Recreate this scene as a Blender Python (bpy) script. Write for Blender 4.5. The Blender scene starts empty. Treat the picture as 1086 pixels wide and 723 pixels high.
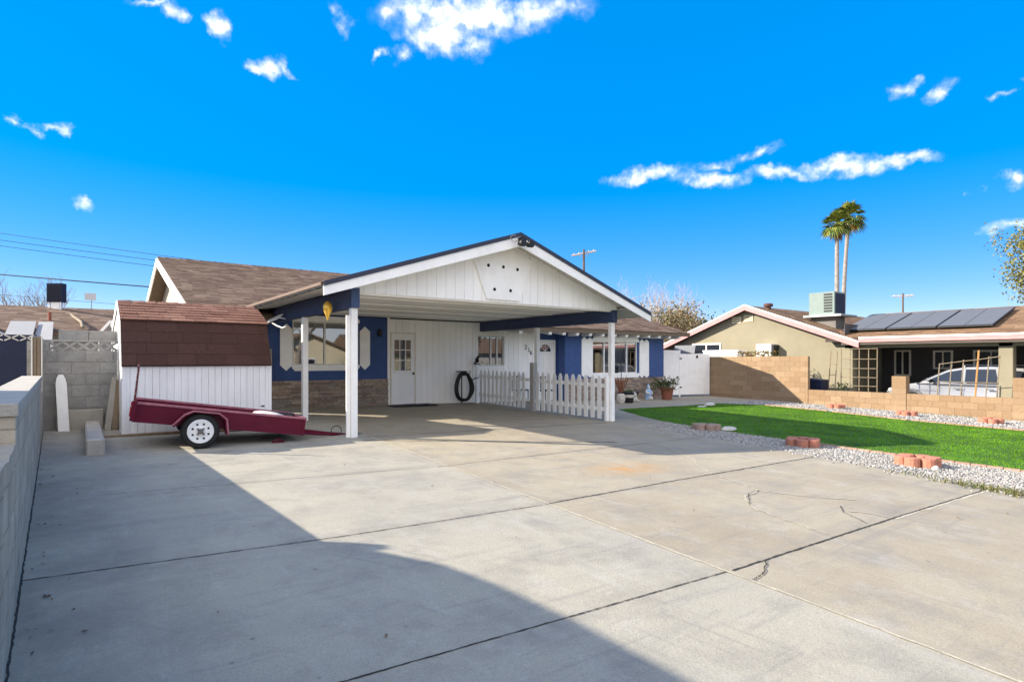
import bpy, math, random
from mathutils import Vector, Matrix
R = random.Random(7)
scene = bpy.context.scene
C = scene.collection
rad = math.radians

# ------------------------------------------------------------------ camera
cd = bpy.data.cameras.new('camera')
cam = bpy.data.objects.new('camera', cd); C.objects.link(cam)
YAW = 36.631
cam.location = (0, 0, 1.49)
cam.rotation_euler = (rad(90), 0, rad(-YAW))
cd.sensor_width = 36; cd.lens = 36 * 616 / 1086
cd.shift_y = (381 - 361.5) / 1086
cd.clip_start = .05; cd.clip_end = 6000
scene.camera = cam

# ------------------------------------------------------------------ light
SUN_TO = Vector((-.796, .606, .5067)).normalized()      # towards the sun
sd = bpy.data.lights.new('sun', 'SUN'); sd.energy = 5.0; sd.angle = rad(.5); sd.color = (1, .89, .73)
SKY_H, SKY_S, SKY_V = .397, 1.43, 2.6
FILL_CLOUD = 6.9
sun = bpy.data.objects.new('sun', sd); C.objects.link(sun)
sun.rotation_euler = SUN_TO.to_track_quat('Z', 'Y').to_euler()
w = bpy.data.worlds.new('World'); scene.world = w; w.use_nodes = True
nt = w.node_tree; N = nt.nodes; L = nt.links
for n in list(N): N.remove(n)
out = N.new('ShaderNodeOutputWorld'); bg = N.new('ShaderNodeBackground'); L.new(bg.outputs[0], out.inputs[0])
sky = N.new('ShaderNodeTexSky'); sky.sky_type = 'NISHITA'; sky.sun_disc = False
sky.sun_elevation = math.asin(SUN_TO.z); sky.sun_rotation = math.atan2(SUN_TO.x, SUN_TO.y)
sky.air_density = 1.0; sky.dust_density = .05; sky.ozone_density = 4.0; sky.altitude = 600
bg.inputs[1].default_value = .125
def M_(op, a, b=None, clamp=False):
    n = N.new('ShaderNodeMath'); n.operation = op; n.use_clamp = clamp
    for i, v in enumerate((a, b)):
        if v is None: continue
        if isinstance(v, (int, float)): n.inputs[i].default_value = v
        else: L.new(v, n.inputs[i])
    return n.outputs[0]
# grade of the sky colour: deep azure, gentle brightness range
shv = N.new('ShaderNodeSeparateColor'); shv.mode = 'HSV'; L.new(sky.outputs[0], shv.inputs[0])
chv = N.new('ShaderNodeCombineColor'); chv.mode = 'HSV'
L.new(M_('ADD', M_('MULTIPLY', shv.outputs[0], .35), SKY_H), chv.inputs[0])
L.new(M_('MULTIPLY', shv.outputs[1], SKY_S, True), chv.inputs[1])
L.new(M_('MULTIPLY', M_('POWER', shv.outputs[2], .3), SKY_V), chv.inputs[2])
tc = N.new('ShaderNodeTexCoord'); sep = N.new('ShaderNodeSeparateXYZ'); L.new(tc.outputs['Generated'], sep.inputs[0])
az = M_('MULTIPLY', M_('ARCTAN2', sep.outputs[0], sep.outputs[1]), 57.2958)
el = M_('MULTIPLY', M_('ARCSINE', sep.outputs[2]), 57.2958)
comb = N.new('ShaderNodeCombineXYZ'); L.new(az, comb.inputs[0]); L.new(el, comb.inputs[1])
# domain warp for ragged cloud edges
nz = N.new('ShaderNodeTexNoise'); nz.inputs['Scale'].default_value = .45; nz.inputs['Detail'].default_value = 8; nz.inputs['Roughness'].default_value = .6
L.new(comb.outputs[0], nz.inputs['Vector'])
wv = N.new('ShaderNodeVectorMath'); wv.operation = 'MULTIPLY_ADD'
L.new(nz.outputs['Color'], wv.inputs[0]); wv.inputs[1].default_value = (4.4, 2.6, 0); 
sub = N.new('ShaderNodeVectorMath'); sub.operation = 'SUBTRACT'; L.new(comb.outputs[0], sub.inputs[0]); sub.inputs[1].default_value = (2.2, 1.3, 0)
L.new(sub.outputs[0], wv.inputs[2])
# azimuth, elevation, half width, half height (degrees), tilt, density
CLOUDS = [(32.64, 30.31, 8.73, 1.66, 1.7, 1.07), (29.87, 28.66, 4.76, 1.42, -5.2, 1.11), (28.50, 30.67, 5.46, 1.23, 3.6, 0.98), (38.68, 30.91, 6.48, 1.03, 5.1, 0.86), (25.34, 30.30, 3.05, 0.82, 5.0, 0.66), (41.92, 31.09, 3.69, 0.68, -2.3, 0.57), (23.56, 26.91, 1.06, 0.50, 35.4, 0.57), (25.70, 27.31, 1.26, 0.58, 14.5, 0.57), (20.51, 28.97, 1.12, 0.82, 47.0, 0.57), (19.91, 29.98, 0.86, 0.53, 7.4, 0.41), (9.84, 27.16, 1.21, 0.92, 36.6, 0.90), (6.68, 27.43, 1.15, 0.57, 13.3, 0.78), (4.76, 27.52, 2.08, 0.31, 14.3, 0.66), (13.67, 25.00, 1.92, 0.70, 4.2, 1.02), (15.34, 24.77, 0.98, 0.50, -26.6, 0.66), (-3.81, 17.29, 0.67, 0.32, -11.4, 0.57), (-2.77, 17.02, 0.46, 0.39, 12.9, 0.57), (-1.30, 17.42, 1.19, 0.40, 2.5, 0.78), (-0.18, 12.25, 0.97, 0.50, -23.2, 0.66), (49.61, 17.14, 4.42, 0.66, 1.3, 0.86), (55.62, 16.34, 4.00, 0.73, -3.3, 0.90), (61.99, 16.04, 3.83, 0.54, -7.1, 0.86), (66.38, 15.97, 4.25, 0.75, -4.5, 0.98), (70.41, 15.89, 2.87, 0.50, -4.0, 0.90), (59.28, 18.09, 2.23, 0.54, 7.0, 0.70), (56.20, 17.57, 1.99, 0.40, 4.2, 0.53), (46.49, 16.90, 0.72, 0.34, -2.8, 0.49), (70.60, 21.13, 1.18, 0.60, 2.2, 0.70), (72.96, 20.44, 0.93, 0.59, 26.5, 0.70), (76.85, 19.20, 0.67, 0.25, -14.7, 0.45), (77.92, 19.67, 0.33, 0.37, -15.6, 0.57), (77.50, 13.20, 1.08, 0.80, -0.9, 0.90), (76.96, 9.90, 1.64, 0.55, -2.2, 0.74), (75.53, 12.54, 0.30, 0.28, -9.7, 0.41)]
acc = None
for (a, e, rx, ry, tl, dn) in CLOUDS:
    mp = N.new('ShaderNodeMapping'); mp.vector_type = 'TEXTURE'
    mp.inputs['Location'].default_value = (a, e, 0); mp.inputs['Rotation'].default_value = (0, 0, rad(tl)); mp.inputs['Scale'].default_value = (rx * 1.18, ry * 1.3, 1)
    L.new(wv.outputs[0], mp.inputs['Vector'])
    ln = N.new('ShaderNodeVectorMath'); ln.operation = 'LENGTH'; L.new(mp.outputs[0], ln.inputs[0])
    v = M_('MULTIPLY', M_('SUBTRACT', 1.0, ln.outputs['Value'], clamp=True), dn)
    acc = v if acc is None else M_('MAXIMUM', acc, v)
n2 = N.new('ShaderNodeTexNoise'); n2.inputs['Scale'].default_value = .8; n2.inputs['Detail'].default_value = 7; n2.inputs['Roughness'].default_value = .55
L.new(comb.outputs[0], n2.inputs['Vector'])
dens = M_('MULTIPLY', acc, M_('ADD', M_('MULTIPLY', n2.outputs[0], 4.2), -.75))
mr = N.new('ShaderNodeMapRange'); mr.interpolation_type = 'SMOOTHSTEP'
mr.inputs['From Min'].default_value = .03; mr.inputs['From Max'].default_value = 1.55; L.new(dens, mr.inputs['Value'])
mx = N.new('ShaderNodeMix'); mx.data_type = 'RGBA'; L.new(mr.outputs[0], mx.inputs[0])
# broken cloud bank added out of view behind the camera as white fill light
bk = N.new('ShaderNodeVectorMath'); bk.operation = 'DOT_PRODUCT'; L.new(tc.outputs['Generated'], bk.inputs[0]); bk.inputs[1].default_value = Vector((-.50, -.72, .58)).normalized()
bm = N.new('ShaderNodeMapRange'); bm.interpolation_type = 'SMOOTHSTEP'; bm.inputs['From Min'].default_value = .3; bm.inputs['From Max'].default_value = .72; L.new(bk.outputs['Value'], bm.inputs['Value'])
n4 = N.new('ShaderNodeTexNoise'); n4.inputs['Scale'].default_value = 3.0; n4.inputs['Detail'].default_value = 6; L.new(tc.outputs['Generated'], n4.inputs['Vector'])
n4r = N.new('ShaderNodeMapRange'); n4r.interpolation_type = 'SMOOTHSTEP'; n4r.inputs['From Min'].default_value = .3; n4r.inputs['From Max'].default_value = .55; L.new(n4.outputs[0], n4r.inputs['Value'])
mb_ = N.new('ShaderNodeMix'); mb_.data_type = 'RGBA'; L.new(M_('MULTIPLY', bm.outputs[0], n4r.outputs[0]), mb_.inputs[0]); L.new(chv.outputs[0], mb_.inputs[6]); mb_.inputs[7].default_value = (FILL_CLOUD * 1.04, FILL_CLOUD, FILL_CLOUD, 1)
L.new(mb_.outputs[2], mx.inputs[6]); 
cg = N.new('ShaderNodeMapRange'); cg.inputs['From Min'].default_value = .35; cg.inputs['From Max'].default_value = .65; cg.inputs['To Min'].default_value = 4.6; cg.inputs['To Max'].default_value = 6.3
n5 = N.new('ShaderNodeTexNoise'); n5.inputs['Scale'].default_value = .8; n5.inputs['Detail'].default_value = 6; L.new(wv.outputs[0], n5.inputs['Vector']); L.new(n5.outputs[0], cg.inputs['Value'])
cs = N.new('ShaderNodeVectorMath'); cs.operation = 'SCALE'; cs.inputs[0].default_value = (.97, .985, 1.03); L.new(cg.outputs[0], cs.inputs['Scale']); L.new(cs.outputs[0], mx.inputs[7])
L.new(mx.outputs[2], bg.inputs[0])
scene.cycles.max_bounces = 16; scene.cycles.diffuse_bounces = 8
vs = scene.view_settings
vs.view_transform = 'Standard'; vs.look = 'None'; vs.gamma = 1; vs.use_curve_mapping = False; vs.exposure = 1.12

# ------------------------------------------------------------------ helpers
def gz(x, y):
    return -.02 * max(-8, min(30, x)) + .022 * max(-8, min(22, y))

class MB:
    def __init__(s): s.v = []; s.f = []
    def poly(s, pts):
        i = len(s.v); s.v += [tuple(p) for p in pts]; s.f.append(tuple(range(i, i + len(pts)))); return s
    def mesh(s, vs_, fs_):
        i = len(s.v); s.v += [tuple(p) for p in vs_]; s.f += [tuple(k + i for k in f) for f in fs_]; return s
    def hexa(s, p):      # 8 points: bottom 4 (ccw), top 4
        return s.mesh(p, [(3, 2, 1, 0), (4, 5, 6, 7), (0, 1, 5, 4), (1, 2, 6, 5), (2, 3, 7, 6), (3, 0, 4, 7)])
    def box(s, x0, x1, y0, y1, z0, z1):
        return s.hexa([(x0, y0, z0), (x1, y0, z0), (x1, y1, z0), (x0, y1, z0), (x0, y0, z1), (x1, y0, z1), (x1, y1, z1), (x0, y1, z1)])
    def bbox(s, x0, x1, y0, y1, z0, z1, b=.01):   # box with chamfered vertical and top edges
        pts = [(x0 + b, y0), (x1 - b, y0), (x1, y0 + b), (x1, y1 - b), (x1 - b, y1), (x0 + b, y1), (x0, y1 - b), (x0, y0 + b)]
        ins = [(x0 + 2 * b, y0 + b), (x1 - 2 * b, y0 + b), (x1 - b, y0 + 2 * b), (x1 - b, y1 - 2 * b), (x1 - 2 * b, y1 - b), (x0 + 2 * b, y1 - b), (x0 + b, y1 - 2 * b), (x0 + b, y0 + 2 * b)]
        V = [(x, y, z0) for x, y in pts] + [(x, y, z1 - b) for x, y in pts] + [(x, y, z1) for x, y in ins]
        F = [tuple(range(7, -1, -1)), tuple(range(16, 24))]
        for k in range(8):
            m = (k + 1) % 8
            F += [(k, m, m + 8, k + 8), (k + 8, m + 8, m + 16, k + 16)]
        return s.mesh(V, F)
    def prism(s, pts, ext):   # planar outline extruded by a vector
        n = len(pts); e = Vector(ext); P = [Vector(p) for p in pts]; Q = [p + e for p in P]
        F = [tuple(range(n - 1, -1, -1)), tuple(range(n, 2 * n))] + [(k, (k + 1) % n, (k + 1) % n + n, k + n) for k in range(n)]
        return s.mesh(P + Q, F)
    def tube(s, pts, r, n=8, caps=True):
        P = [Vector(p) for p in pts]; m = len(P)
        rr = r if isinstance(r, (list, tuple)) else [r] * m
        V = []; prev = None
        for i in range(m):
            d = (P[min(i + 1, m - 1)] - P[max(i - 1, 0)])
            d = d.normalized() if d.length > 1e-9 else Vector((0, 0, 1))
            if prev is None:
                a = d.cross(Vector((0, 0, 1)) if abs(d.z) < .9 else Vector((1, 0, 0))).normalized()
            else:
                a = (prev - d * prev.dot(d)); a = a.normalized() if a.length > 1e-6 else d.orthogonal().normalized()
            prev = a; b = d.cross(a)
            for k in range(n):
                t = 2 * math.pi * k / n
                V.append(P[i] + (a * math.cos(t) + b * math.sin(t)) * rr[i])
        F = [(i * n + k, i * n + (k + 1) % n, (i + 1) * n + (k + 1) % n, (i + 1) * n + k) for i in range(m - 1) for k in range(n)]
        if caps: F += [tuple(range(n - 1, -1, -1)), tuple(range((m - 1) * n, m * n))]
        return s.mesh(V, F)
    def lathe(s, c, prof, n=20, axis='z'):
        V = []; m = len(prof)
        for (r, h) in prof:
            for k in range(n):
                t = 2 * math.pi * k / n; a, b = r * math.cos(t), r * math.sin(t)
                V.append({'z': (c[0] + a, c[1] + b, c[2] + h), 'y': (c[0] + a, c[1] + h, c[2] + b), 'x': (c[0] + h, c[1] + a, c[2] + b)}[axis])
        F = [(i * n + k, i * n + (k + 1) % n, (i + 1) * n + (k + 1) % n, (i + 1) * n + k) for i in range(m - 1) for k in range(n)]
        F += [tuple(range(n - 1, -1, -1)), tuple(range((m - 1) * n, m * n))]
        return s.mesh(V, F)
    def blob(s, c, r, n=8, m=6, jit=0):
        prof = []
        V = [(c[0], c[1], c[2] - r[2])]
        for i in range(1, m):
            p = -math.pi / 2 + math.pi * i / m
            for k in range(n):
                t = 2 * math.pi * k / n; j = 1 + R.uniform(-jit, jit)
                V.append((c[0] + r[0] * j * math.cos(p) * math.cos(t), c[1] + r[1] * j * math.cos(p) * math.sin(t), c[2] + r[2] * j * math.sin(p)))
        V.append((c[0], c[1], c[2] + r[2])); T = len(V) - 1
        F = [(0, 1 + (k + 1) % n, 1 + k) for k in range(n)]
        for i in range(m - 2):
            F += [(1 + i * n + k, 1 + i * n + (k + 1) % n, 1 + (i + 1) * n + (k + 1) % n, 1 + (i + 1) * n + k) for k in range(n)]
        F += [(1 + (m - 2) * n + k, 1 + (m - 2) * n + (k + 1) % n, T) for k in range(n)]
        return s.mesh(V, F)
    def xf(s, mat, start=0):
        for i in range(start, len(s.v)): s.v[i] = tuple(mat @ Vector(s.v[i]))
        return s

ORG = {}
def build(mb, name, mat, parent=None, smooth=False, bevel=0, fixn=True):
    o0 = ORG.get(parent.name, Vector((0, 0, 0))) if parent else Vector((0, 0, 0))
    me = bpy.data.meshes.new(name)
    me.from_pydata([tuple(Vector(p) - o0) for p in mb.v], [], mb.f); me.update()
    me.materials.append(mat)
    if smooth:
        for p in me.polygons: p.use_smooth = True
        try: me.set_sharp_from_angle(angle=rad(40))
        except Exception: pass
    o = bpy.data.objects.new(name, me); C.objects.link(o)
    if parent: o.parent = parent
    ORG[o.name] = o0
    if bevel:
        b = o.modifiers.new('bevel', 'BEVEL'); b.width = bevel; b.segments = 2; b.limit_method = 'ANGLE'
    return o
def tag(o, label, cat, group=None):
    o['label'] = label; o['category'] = cat
    if group: o['group'] = group
    return o
def thing(name, loc, label, cat, group=None):
    o = bpy.data.objects.new(name, None); C.objects.link(o); o.location = loc; o.empty_display_size = .2
    ORG[o.name] = Vector(loc)
    return tag(o, label, cat, group)
def struct(mb, name, mat, kind='structure', smooth=False):
    o = build(mb, name, mat, smooth=smooth); o['kind'] = kind; return o

# ------------------------------------------------------------------ materials
def node_mat(name):
    m = bpy.data.materials.new(name); m.use_nodes = True
    nt = m.node_tree; b = nt.nodes['Principled BSDF']
    return m, nt, b
def mat(name, col, rough=.75, var=.12, scale=6, bump=0, bscale=40, island=0, metal=0, spec=.4, stain=0, stain_col=(.1, .08, .06), stain_scale=1.2, coat=0, stretch=(1, 1, 1)):
    m, nt, b = node_mat(name); n = nt.nodes; l = nt.links
    b.inputs['Roughness'].default_value = rough; b.inputs['Metallic'].default_value = metal
    b.inputs['Specular IOR Level'].default_value = spec; b.inputs['Coat Weight'].default_value = coat
    t = n.new('ShaderNodeTexCoord'); mp = n.new('ShaderNodeMapping'); l.new(t.outputs['Object'], mp.inputs[0]); mp.inputs['Scale'].default_value = stretch
    nz = n.new('ShaderNodeTexNoise'); nz.inputs['Scale'].default_value = scale; nz.inputs['Detail'].default_value = 6; nz.inputs['Roughness'].default_value = .6
    l.new(mp.outputs[0], nz.inputs['Vector'])
    rm = n.new('ShaderNodeMapRange'); rm.inputs['From Min'].default_value = .3; rm.inputs['From Max'].default_value = .7
    rm.inputs['To Min'].default_value = 1 - var; rm.inputs['To Max'].default_value = 1 + var; l.new(nz.outputs[0], rm.inputs['Value'])
    fac = rm.outputs[0]
    if island:
        g = n.new('ShaderNodeNewGeometry'); r2 = n.new('ShaderNodeMapRange'); r2.inputs['To Min'].default_value = 1 - island; r2.inputs['To Max'].default_value = 1 + island
        l.new(g.outputs['Random Per Island'], r2.inputs['Value'])
        mu = n.new('ShaderNodeMath'); mu.operation = 'MULTIPLY'; l.new(fac, mu.inputs[0]); l.new(r2.outputs[0], mu.inputs[1]); fac = mu.outputs[0]
    base = n.new('ShaderNodeVectorMath'); base.operation = 'SCALE'; base.inputs[0].default_value = col; l.new(fac, base.inputs['Scale'])
    c = base.outputs[0]
    if stain:
        n3 = n.new('ShaderNodeTexNoise'); n3.inputs['Scale'].default_value = stain_scale; n3.inputs['Detail'].default_value = 8; n3.inputs['Roughness'].default_value = .65
        l.new(t.outputs['Object'], n3.inputs['Vector'])
        r3 = n.new('ShaderNodeMapRange'); r3.inputs['From Min'].default_value = .5; r3.inputs['From Max'].default_value = .78; r3.inputs['To Max'].default_value = stain
        l.new(n3.outputs[0], r3.inputs['Value'])
        mm = n.new('ShaderNodeMix'); mm.data_type = 'RGBA'; l.new(r3.outputs[0], mm.inputs[0]); l.new(c, mm.inputs[6]); mm.inputs[7].default_value = (*stain_col, 1); c = mm.outputs[2]
    l.new(c, b.inputs['Base Color'])
    if bump:
        nb = n.new('ShaderNodeTexNoise'); nb.inputs['Scale'].default_value = bscale; nb.inputs['Detail'].default_value = 5; l.new(mp.outputs[0], nb.inputs['Vector'])
        bp = n.new('ShaderNodeBump'); bp.inputs['Strength'].default_value = bump; bp.inputs['Distance'].default_value = .02; l.new(nb.outputs[0], bp.inputs['Height']); l.new(bp.outputs[0], b.inputs['Normal'])
    return m
def ramp_island(name, cols, rough=.8, bump=.3, bscale=60, var=.1, scale=20, spec=.3):
    """one colour per loose piece, picked from a list"""
    m = mat(name, (1, 1, 1), rough, var, scale, bump, bscale, spec=spec)
    nt = m.node_tree; n = nt.nodes; l = nt.links; b = n['Principled BSDF']
    g = n.new('ShaderNodeNewGeometry'); cr = n.new('ShaderNodeValToRGB'); cr.color_ramp.interpolation = 'CONSTANT'
    e = cr.color_ramp.elements
    while len(e) < len(cols): e.new(.5)
    for i, cc in enumerate(cols): e[i].position = i / len(cols); e[i].color = (*cc, 1)
    l.new(g.outputs['Random Per Island'], cr.inputs[0])
    src = b.inputs['Base Color'].links[0].from_socket
    mu = n.new('ShaderNodeMix'); mu.data_type = 'RGBA'; mu.blend_type = 'MULTIPLY'; mu.inputs[0].default_value = 1
    l.new(src, mu.inputs[6]); l.new(cr.outputs[0], mu.inputs[7]); l.new(mu.outputs[2], b.inputs['Base Color'])
    return m

WHITE = mat('white_paint', (.92, .91, .885), .6, .05, 3, .08, 60, stain=.18, stain_col=(.5, .47, .4), stain_scale=2.5)
WHITE2 = mat('white_siding', (.93, .92, .895), .65, .06, 2, .12, 50, stretch=(1.5, 1.5, .12), stain=.15, stain_col=(.62, .58, .45), stain_scale=1.1)
SHEDW = mat('shed_white_paint', (.86, .87, .88), .65, .07, 3, .15, 40, stretch=(2, 2, .15), stain=.22, stain_col=(.42, .4, .38), stain_scale=1.6)
FENCEW = mat('fence_paint', (.88, .87, .85), .7, .07, 5, .2, 60, stain=.3, stain_col=(.45, .41, .34), stain_scale=5)
BLUE = mat('blue_stucco', (.058, .105, .265), .85, .10, 5, .6, 160, spec=.25)
BLUEW = mat('blue_beam', (.036, .055, .12), .7, .10, 5, .15, 60)
CEIL = mat('ceiling_paint', (.92, .90, .86), .7, .05, 2, .05, 30)
STONE = ramp_island('ledge_stone', [(.30, .23, .19), (.38, .30, .24), (.24, .185, .155), (.42, .34, .275), (.33, .245, .19), (.28, .24, .215), (.36, .28, .215)], .9, .9, 30, .25, 14)
SHING = ramp_island('brown_shingle', [(.18, .12, .085), (.225, .155, .11), (.145, .095, .067), (.195, .132, .094), (.27, .19, .135), (.168, .112, .08)], .95, .5, 160, .2, 40, .2)
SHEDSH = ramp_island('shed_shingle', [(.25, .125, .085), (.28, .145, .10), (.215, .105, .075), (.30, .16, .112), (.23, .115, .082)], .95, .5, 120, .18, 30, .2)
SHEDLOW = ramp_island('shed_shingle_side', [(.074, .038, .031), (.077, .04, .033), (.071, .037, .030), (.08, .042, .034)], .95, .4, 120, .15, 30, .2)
TANSH = ramp_island('tan_house_shingle', [(.20, .125, .075), (.24, .15, .09), (.17, .105, .065), (.26, .17, .105)], .95, .5, 160, .2, 40, .2)
NAVYEDGE = mat('drip_edge_metal', (.03, .035, .06), .5, .1, 8, metal=.0)
COPPER = mat('copper_edge', (.15, .10, .075), .7, .15, 10)
SOFFIT = mat('soffit_planks', (.55, .53, .48), .8, .12, 4, .1, 40)
TAN = mat('tan_stucco', (.265, .242, .175), .9, .07, 1.5, .5, 120, spec=.2, stain=.15, stain_col=(.27, .235, .15))
PINK = mat('pink_fascia', (.52, .25, .25), .7, .07, 4)
CREAM = mat('cream_stucco', (.72, .64, .45), .9, .06, 2, .3, 80)
BLOCKTAN = ramp_island('tan_block', [(.285, .195, .118), (.31, .215, .132), (.27, .182, .108), (.33, .235, .15), (.285, .2, .125)], .92, .5, 120, .08, 12, .2)
MORTAR = mat('mortar', (.27, .18, .10), .95, .1, 10, .3, 80)
BLOCKGREY = ramp_island('grey_block', [(.30, .295, .28), (.34, .335, .32), (.27, .265, .255), (.32, .31, .295)], .95, .6, 80, .18, 6, .2)
MORTARG = mat('grey_mortar', (.26, .255, .245), .95, .15, 8, .4, 60)
WALLGREY = mat('wall_render', (.47, .405, .315), .95, .2, 3, .5, 50, stain=.6, stain_col=(.22, .20, .17), stain_scale=2.2)
def add_blocks(m, dark=.72):
    nt = m.node_tree; n = nt.nodes; l = nt.links; b = n['Principled BSDF']; src = b.inputs['Base Color'].links[0].from_socket
    t = n.new('ShaderNodeTexCoord'); sp = n.new('ShaderNodeSeparateXYZ'); l.new(t.outputs['Object'], sp.inputs[0]); cb = n.new('ShaderNodeCombineXYZ'); l.new(sp.outputs[1], cb.inputs[0]); l.new(sp.outputs[2], cb.inputs[1])
    br = n.new('ShaderNodeTexBrick'); br.inputs['Scale'].default_value = 1; br.inputs['Brick Width'].default_value = .4; br.inputs['Row Height'].default_value = .2; br.inputs['Mortar Size'].default_value = .007; br.inputs['Mortar Smooth'].default_value = .6
    br.inputs['Color1'].default_value = (1, 1, 1, 1); br.inputs['Color2'].default_value = (.86, .86, .86, 1); br.inputs['Mortar'].default_value = (dark, dark, dark, 1); l.new(cb.outputs[0], br.inputs['Vector'])
    mu = n.new('ShaderNodeMix'); mu.data_type = 'RGBA'; mu.blend_type = 'MULTIPLY'; mu.inputs[0].default_value = 1; l.new(src, mu.inputs[6]); l.new(br.outputs[0], mu.inputs[7]); l.new(mu.outputs[2], b.inputs['Base Color'])
add_blocks(WALLGREY, .62)
CONC = mat('precast_concrete', (.40, .37, .32), .9, .15, 5, .4, 60)
TERRA = mat('terracotta', (.24, .085, .052), .85, .15, 10, .3, 60)
BRICK = ramp_island('edging_brick', [(.40, .155, .10), (.44, .185, .125), (.35, .135, .09), (.46, .215, .15)], .9, .5, 60, .15, 20)
MAROON = mat('maroon_paint', (.105, .003, .022), .5, .12, 5, .05, 60, spec=.2, coat=.04, stain=.25, stain_col=(.09, .02, .025), stain_scale=3)
MAROONL = mat('maroon_highlight', (.34, .12, .16), .45, .3, 12)  # lighter maroon, a highlight painted onto the rails and fender lips
MAROOND = mat('maroon_inside', (.05, .006, .016), .6, .2, 5)
RUBBER = mat('tyre_rubber', (.018, .018, .019), .85, .2, 20, .2, 60)
BLACK = mat('black_plastic', (.014, .014, .016), .5, .1, 20)
DARK = mat('dark_void', (.012, .012, .014), .9, .1, 3)
RIMW = mat('white_rim', (.80, .81, .82), .35, .04, 10, coat=.4)
STEEL = mat('galvanised_steel', (.45, .46, .47), .4, .15, 20, metal=.8)
ALU = mat('window_aluminium', (.62, .60, .56), .4, .06, 20, metal=.3)
WOOD = mat('weathered_wood', (.24, .18, .12), .9, .25, 12, .3, 40, stretch=(1, 1, .15))
WOODL = mat('pale_lattice_wood', (.24, .195, .135), .85, .2, 12, .2, 40)
WOODO = mat('orange_stake', (.42, .22, .08), .8, .2, 12)
POLEW = mat('pole_wood', (.12, .09, .07), .9, .2, 8)
BARK = mat('bark', (.26, .22, .18), .95, .3, 14, .6, 30)
BARKP = mat('pale_bark', (.52, .42, .36), .95, .25, 14, .4, 30)
PALMT = mat('palm_trunk', (.27, .245, .225), .95, .3, 3, .5, 10, stretch=(1, 1, 2.5))
CAR = mat('silver_car_paint', (.42, .425, .44), .28, .03, 5, metal=.75, coat=.5)
CARG = mat('car_glass', (.02, .025, .035), .06, .02, 5, spec=.8)
LAMPR = mat('red_lens', (.35, .02, .02), .2, .05, 8, coat=.4)
GOLD = mat('golden_ornament', (.9, .55, .09), .35, .15, 14, metal=.35)
PANEL = mat('solar_glass', (.12, .125, .135), .6, .08, 6, spec=.4)
COOLG = mat('cooler_paint', (.19, .25, .235), .6, .08, 5)
NAVY = mat('navy_stucco', (.018, .024, .05), .9, .12, 3, .3, 60)
BINB = mat('blue_bin', (.012, .02, .06), .5, .1, 6)
WHITEP = mat('white_plastic', (.8, .8, .78), .4, .04, 8)
PATIO = mat('patio_panel', (.30, .30, .30), .7, .1, 3, stretch=(1, 6, 1))
CURT = mat('curtain_cloth', (.50, .53, .62), .9, .1, 8)
CREAMR = mat('cream_trim', (.75, .7, .6), .7, .05, 4)  # plain cream trim for door, window and panel frames
HOSE = mat('black_hose', (.02, .022, .02), .5, .2, 20)
STATUE = mat('painted_statue', (.28, .42, .62), .6, .2, 14)
STONEW = mat('pale_stone', (.55, .52, .47), .9, .2, 10, .3, 40)
PLANTG = ramp_island('leaf_green', [(.05, .085, .03), (.035, .06, .022), (.075, .105, .035), (.09, .09, .04)], .7, 0, 40, .1, 8)
PALMG = ramp_island('palm_leaf', [(.07, .12, .02), (.10, .16, .022), (.18, .21, .03), (.12, .15, .022), (.045, .08, .015), (.24, .22, .03)], .65, 0, 40, .1, 8)
PALMD = ramp_island('dry_palm_leaf', [(.30, .17, .04), (.24, .13, .035), (.34, .22, .05)], .8, 0, 40, .1, 8)
OLIVE = ramp_island('olive_leaf', [(.20, .15, .075), (.25, .19, .10), (.15, .12, .06), (.28, .22, .12), (.12, .12, .05)], .8, 0, 40, .1, 8)
MESQ = ramp_island('yellow_green_leaf', [(.15, .15, .03), (.20, .19, .04), (.11, .12, .025), (.25, .22, .055)], .75, 0, 40, .1, 8)
DKGREEN = ramp_island('dark_leaf', [(.04, .06, .025), (.055, .075, .03), (.03, .045, .02)], .75, 0, 40, .1, 8)
ROCK = ramp_island('white_gravel_stone', [(.33, .32, .305), (.29, .28, .27), (.38, .37, .355), (.25, .245, .235), (.43, .42, .40), (.31, .285, .26)], .9, .2, 60, .1, 20)
TURF = ramp_island('turf_blade', [(.075, .19, .003), (.085, .205, .004), (.066, .165, .003), (.098, .22, .005), (.115, .22, .008)], .9, 0, 40, .35, 1.3, .05)
WEED = ramp_island('weed_blade', [(.14, .13, .04), (.09, .11, .03), (.2, .17, .07), (.07, .10, .025)], .8, 0, 40, .1, 8)
JOINT = mat('joint_filler', (.035, .033, .03), .95, .3, 30)
JOINTP = mat('pale_joint', (.46, .415, .33), .95, .2, 20, .3, 60)

def glass_mat(name, tint=(.02, .024, .03), refl=1.0):
    m, nt, b = node_mat(name); n = nt.nodes; l = nt.links; n.remove(b)
    o = n['Material Output']; fr = n.new('ShaderNodeFresnel'); fr.inputs[0].default_value = 1.9
    gl = n.new('ShaderNodeBsdfGlossy'); gl.inputs['Roughness'].default_value = .02; gl.inputs['Color'].default_value = (.95, .97, 1, 1)
    tr = n.new('ShaderNodeBsdfTransparent'); tr.inputs[0].default_value = (.62, .66, .68, 1)
    ms = n.new('ShaderNodeMixShader')
    mu = n.new('ShaderNodeMath'); mu.operation = 'MULTIPLY_ADD'; mu.inputs[1].default_value = refl; mu.inputs[2].default_value = .12; mu.use_clamp = True
    l.new(fr.outputs[0], mu.inputs[0]); l.new(mu.outputs[0], ms.inputs[0]); l.new(tr.outputs[0], ms.inputs[1]); l.new(gl.outputs[0], ms.inputs[2]); l.new(ms.outputs[0], o.inputs['Surface'])
    return m
GLASS = glass_mat('window_glass')
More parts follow.
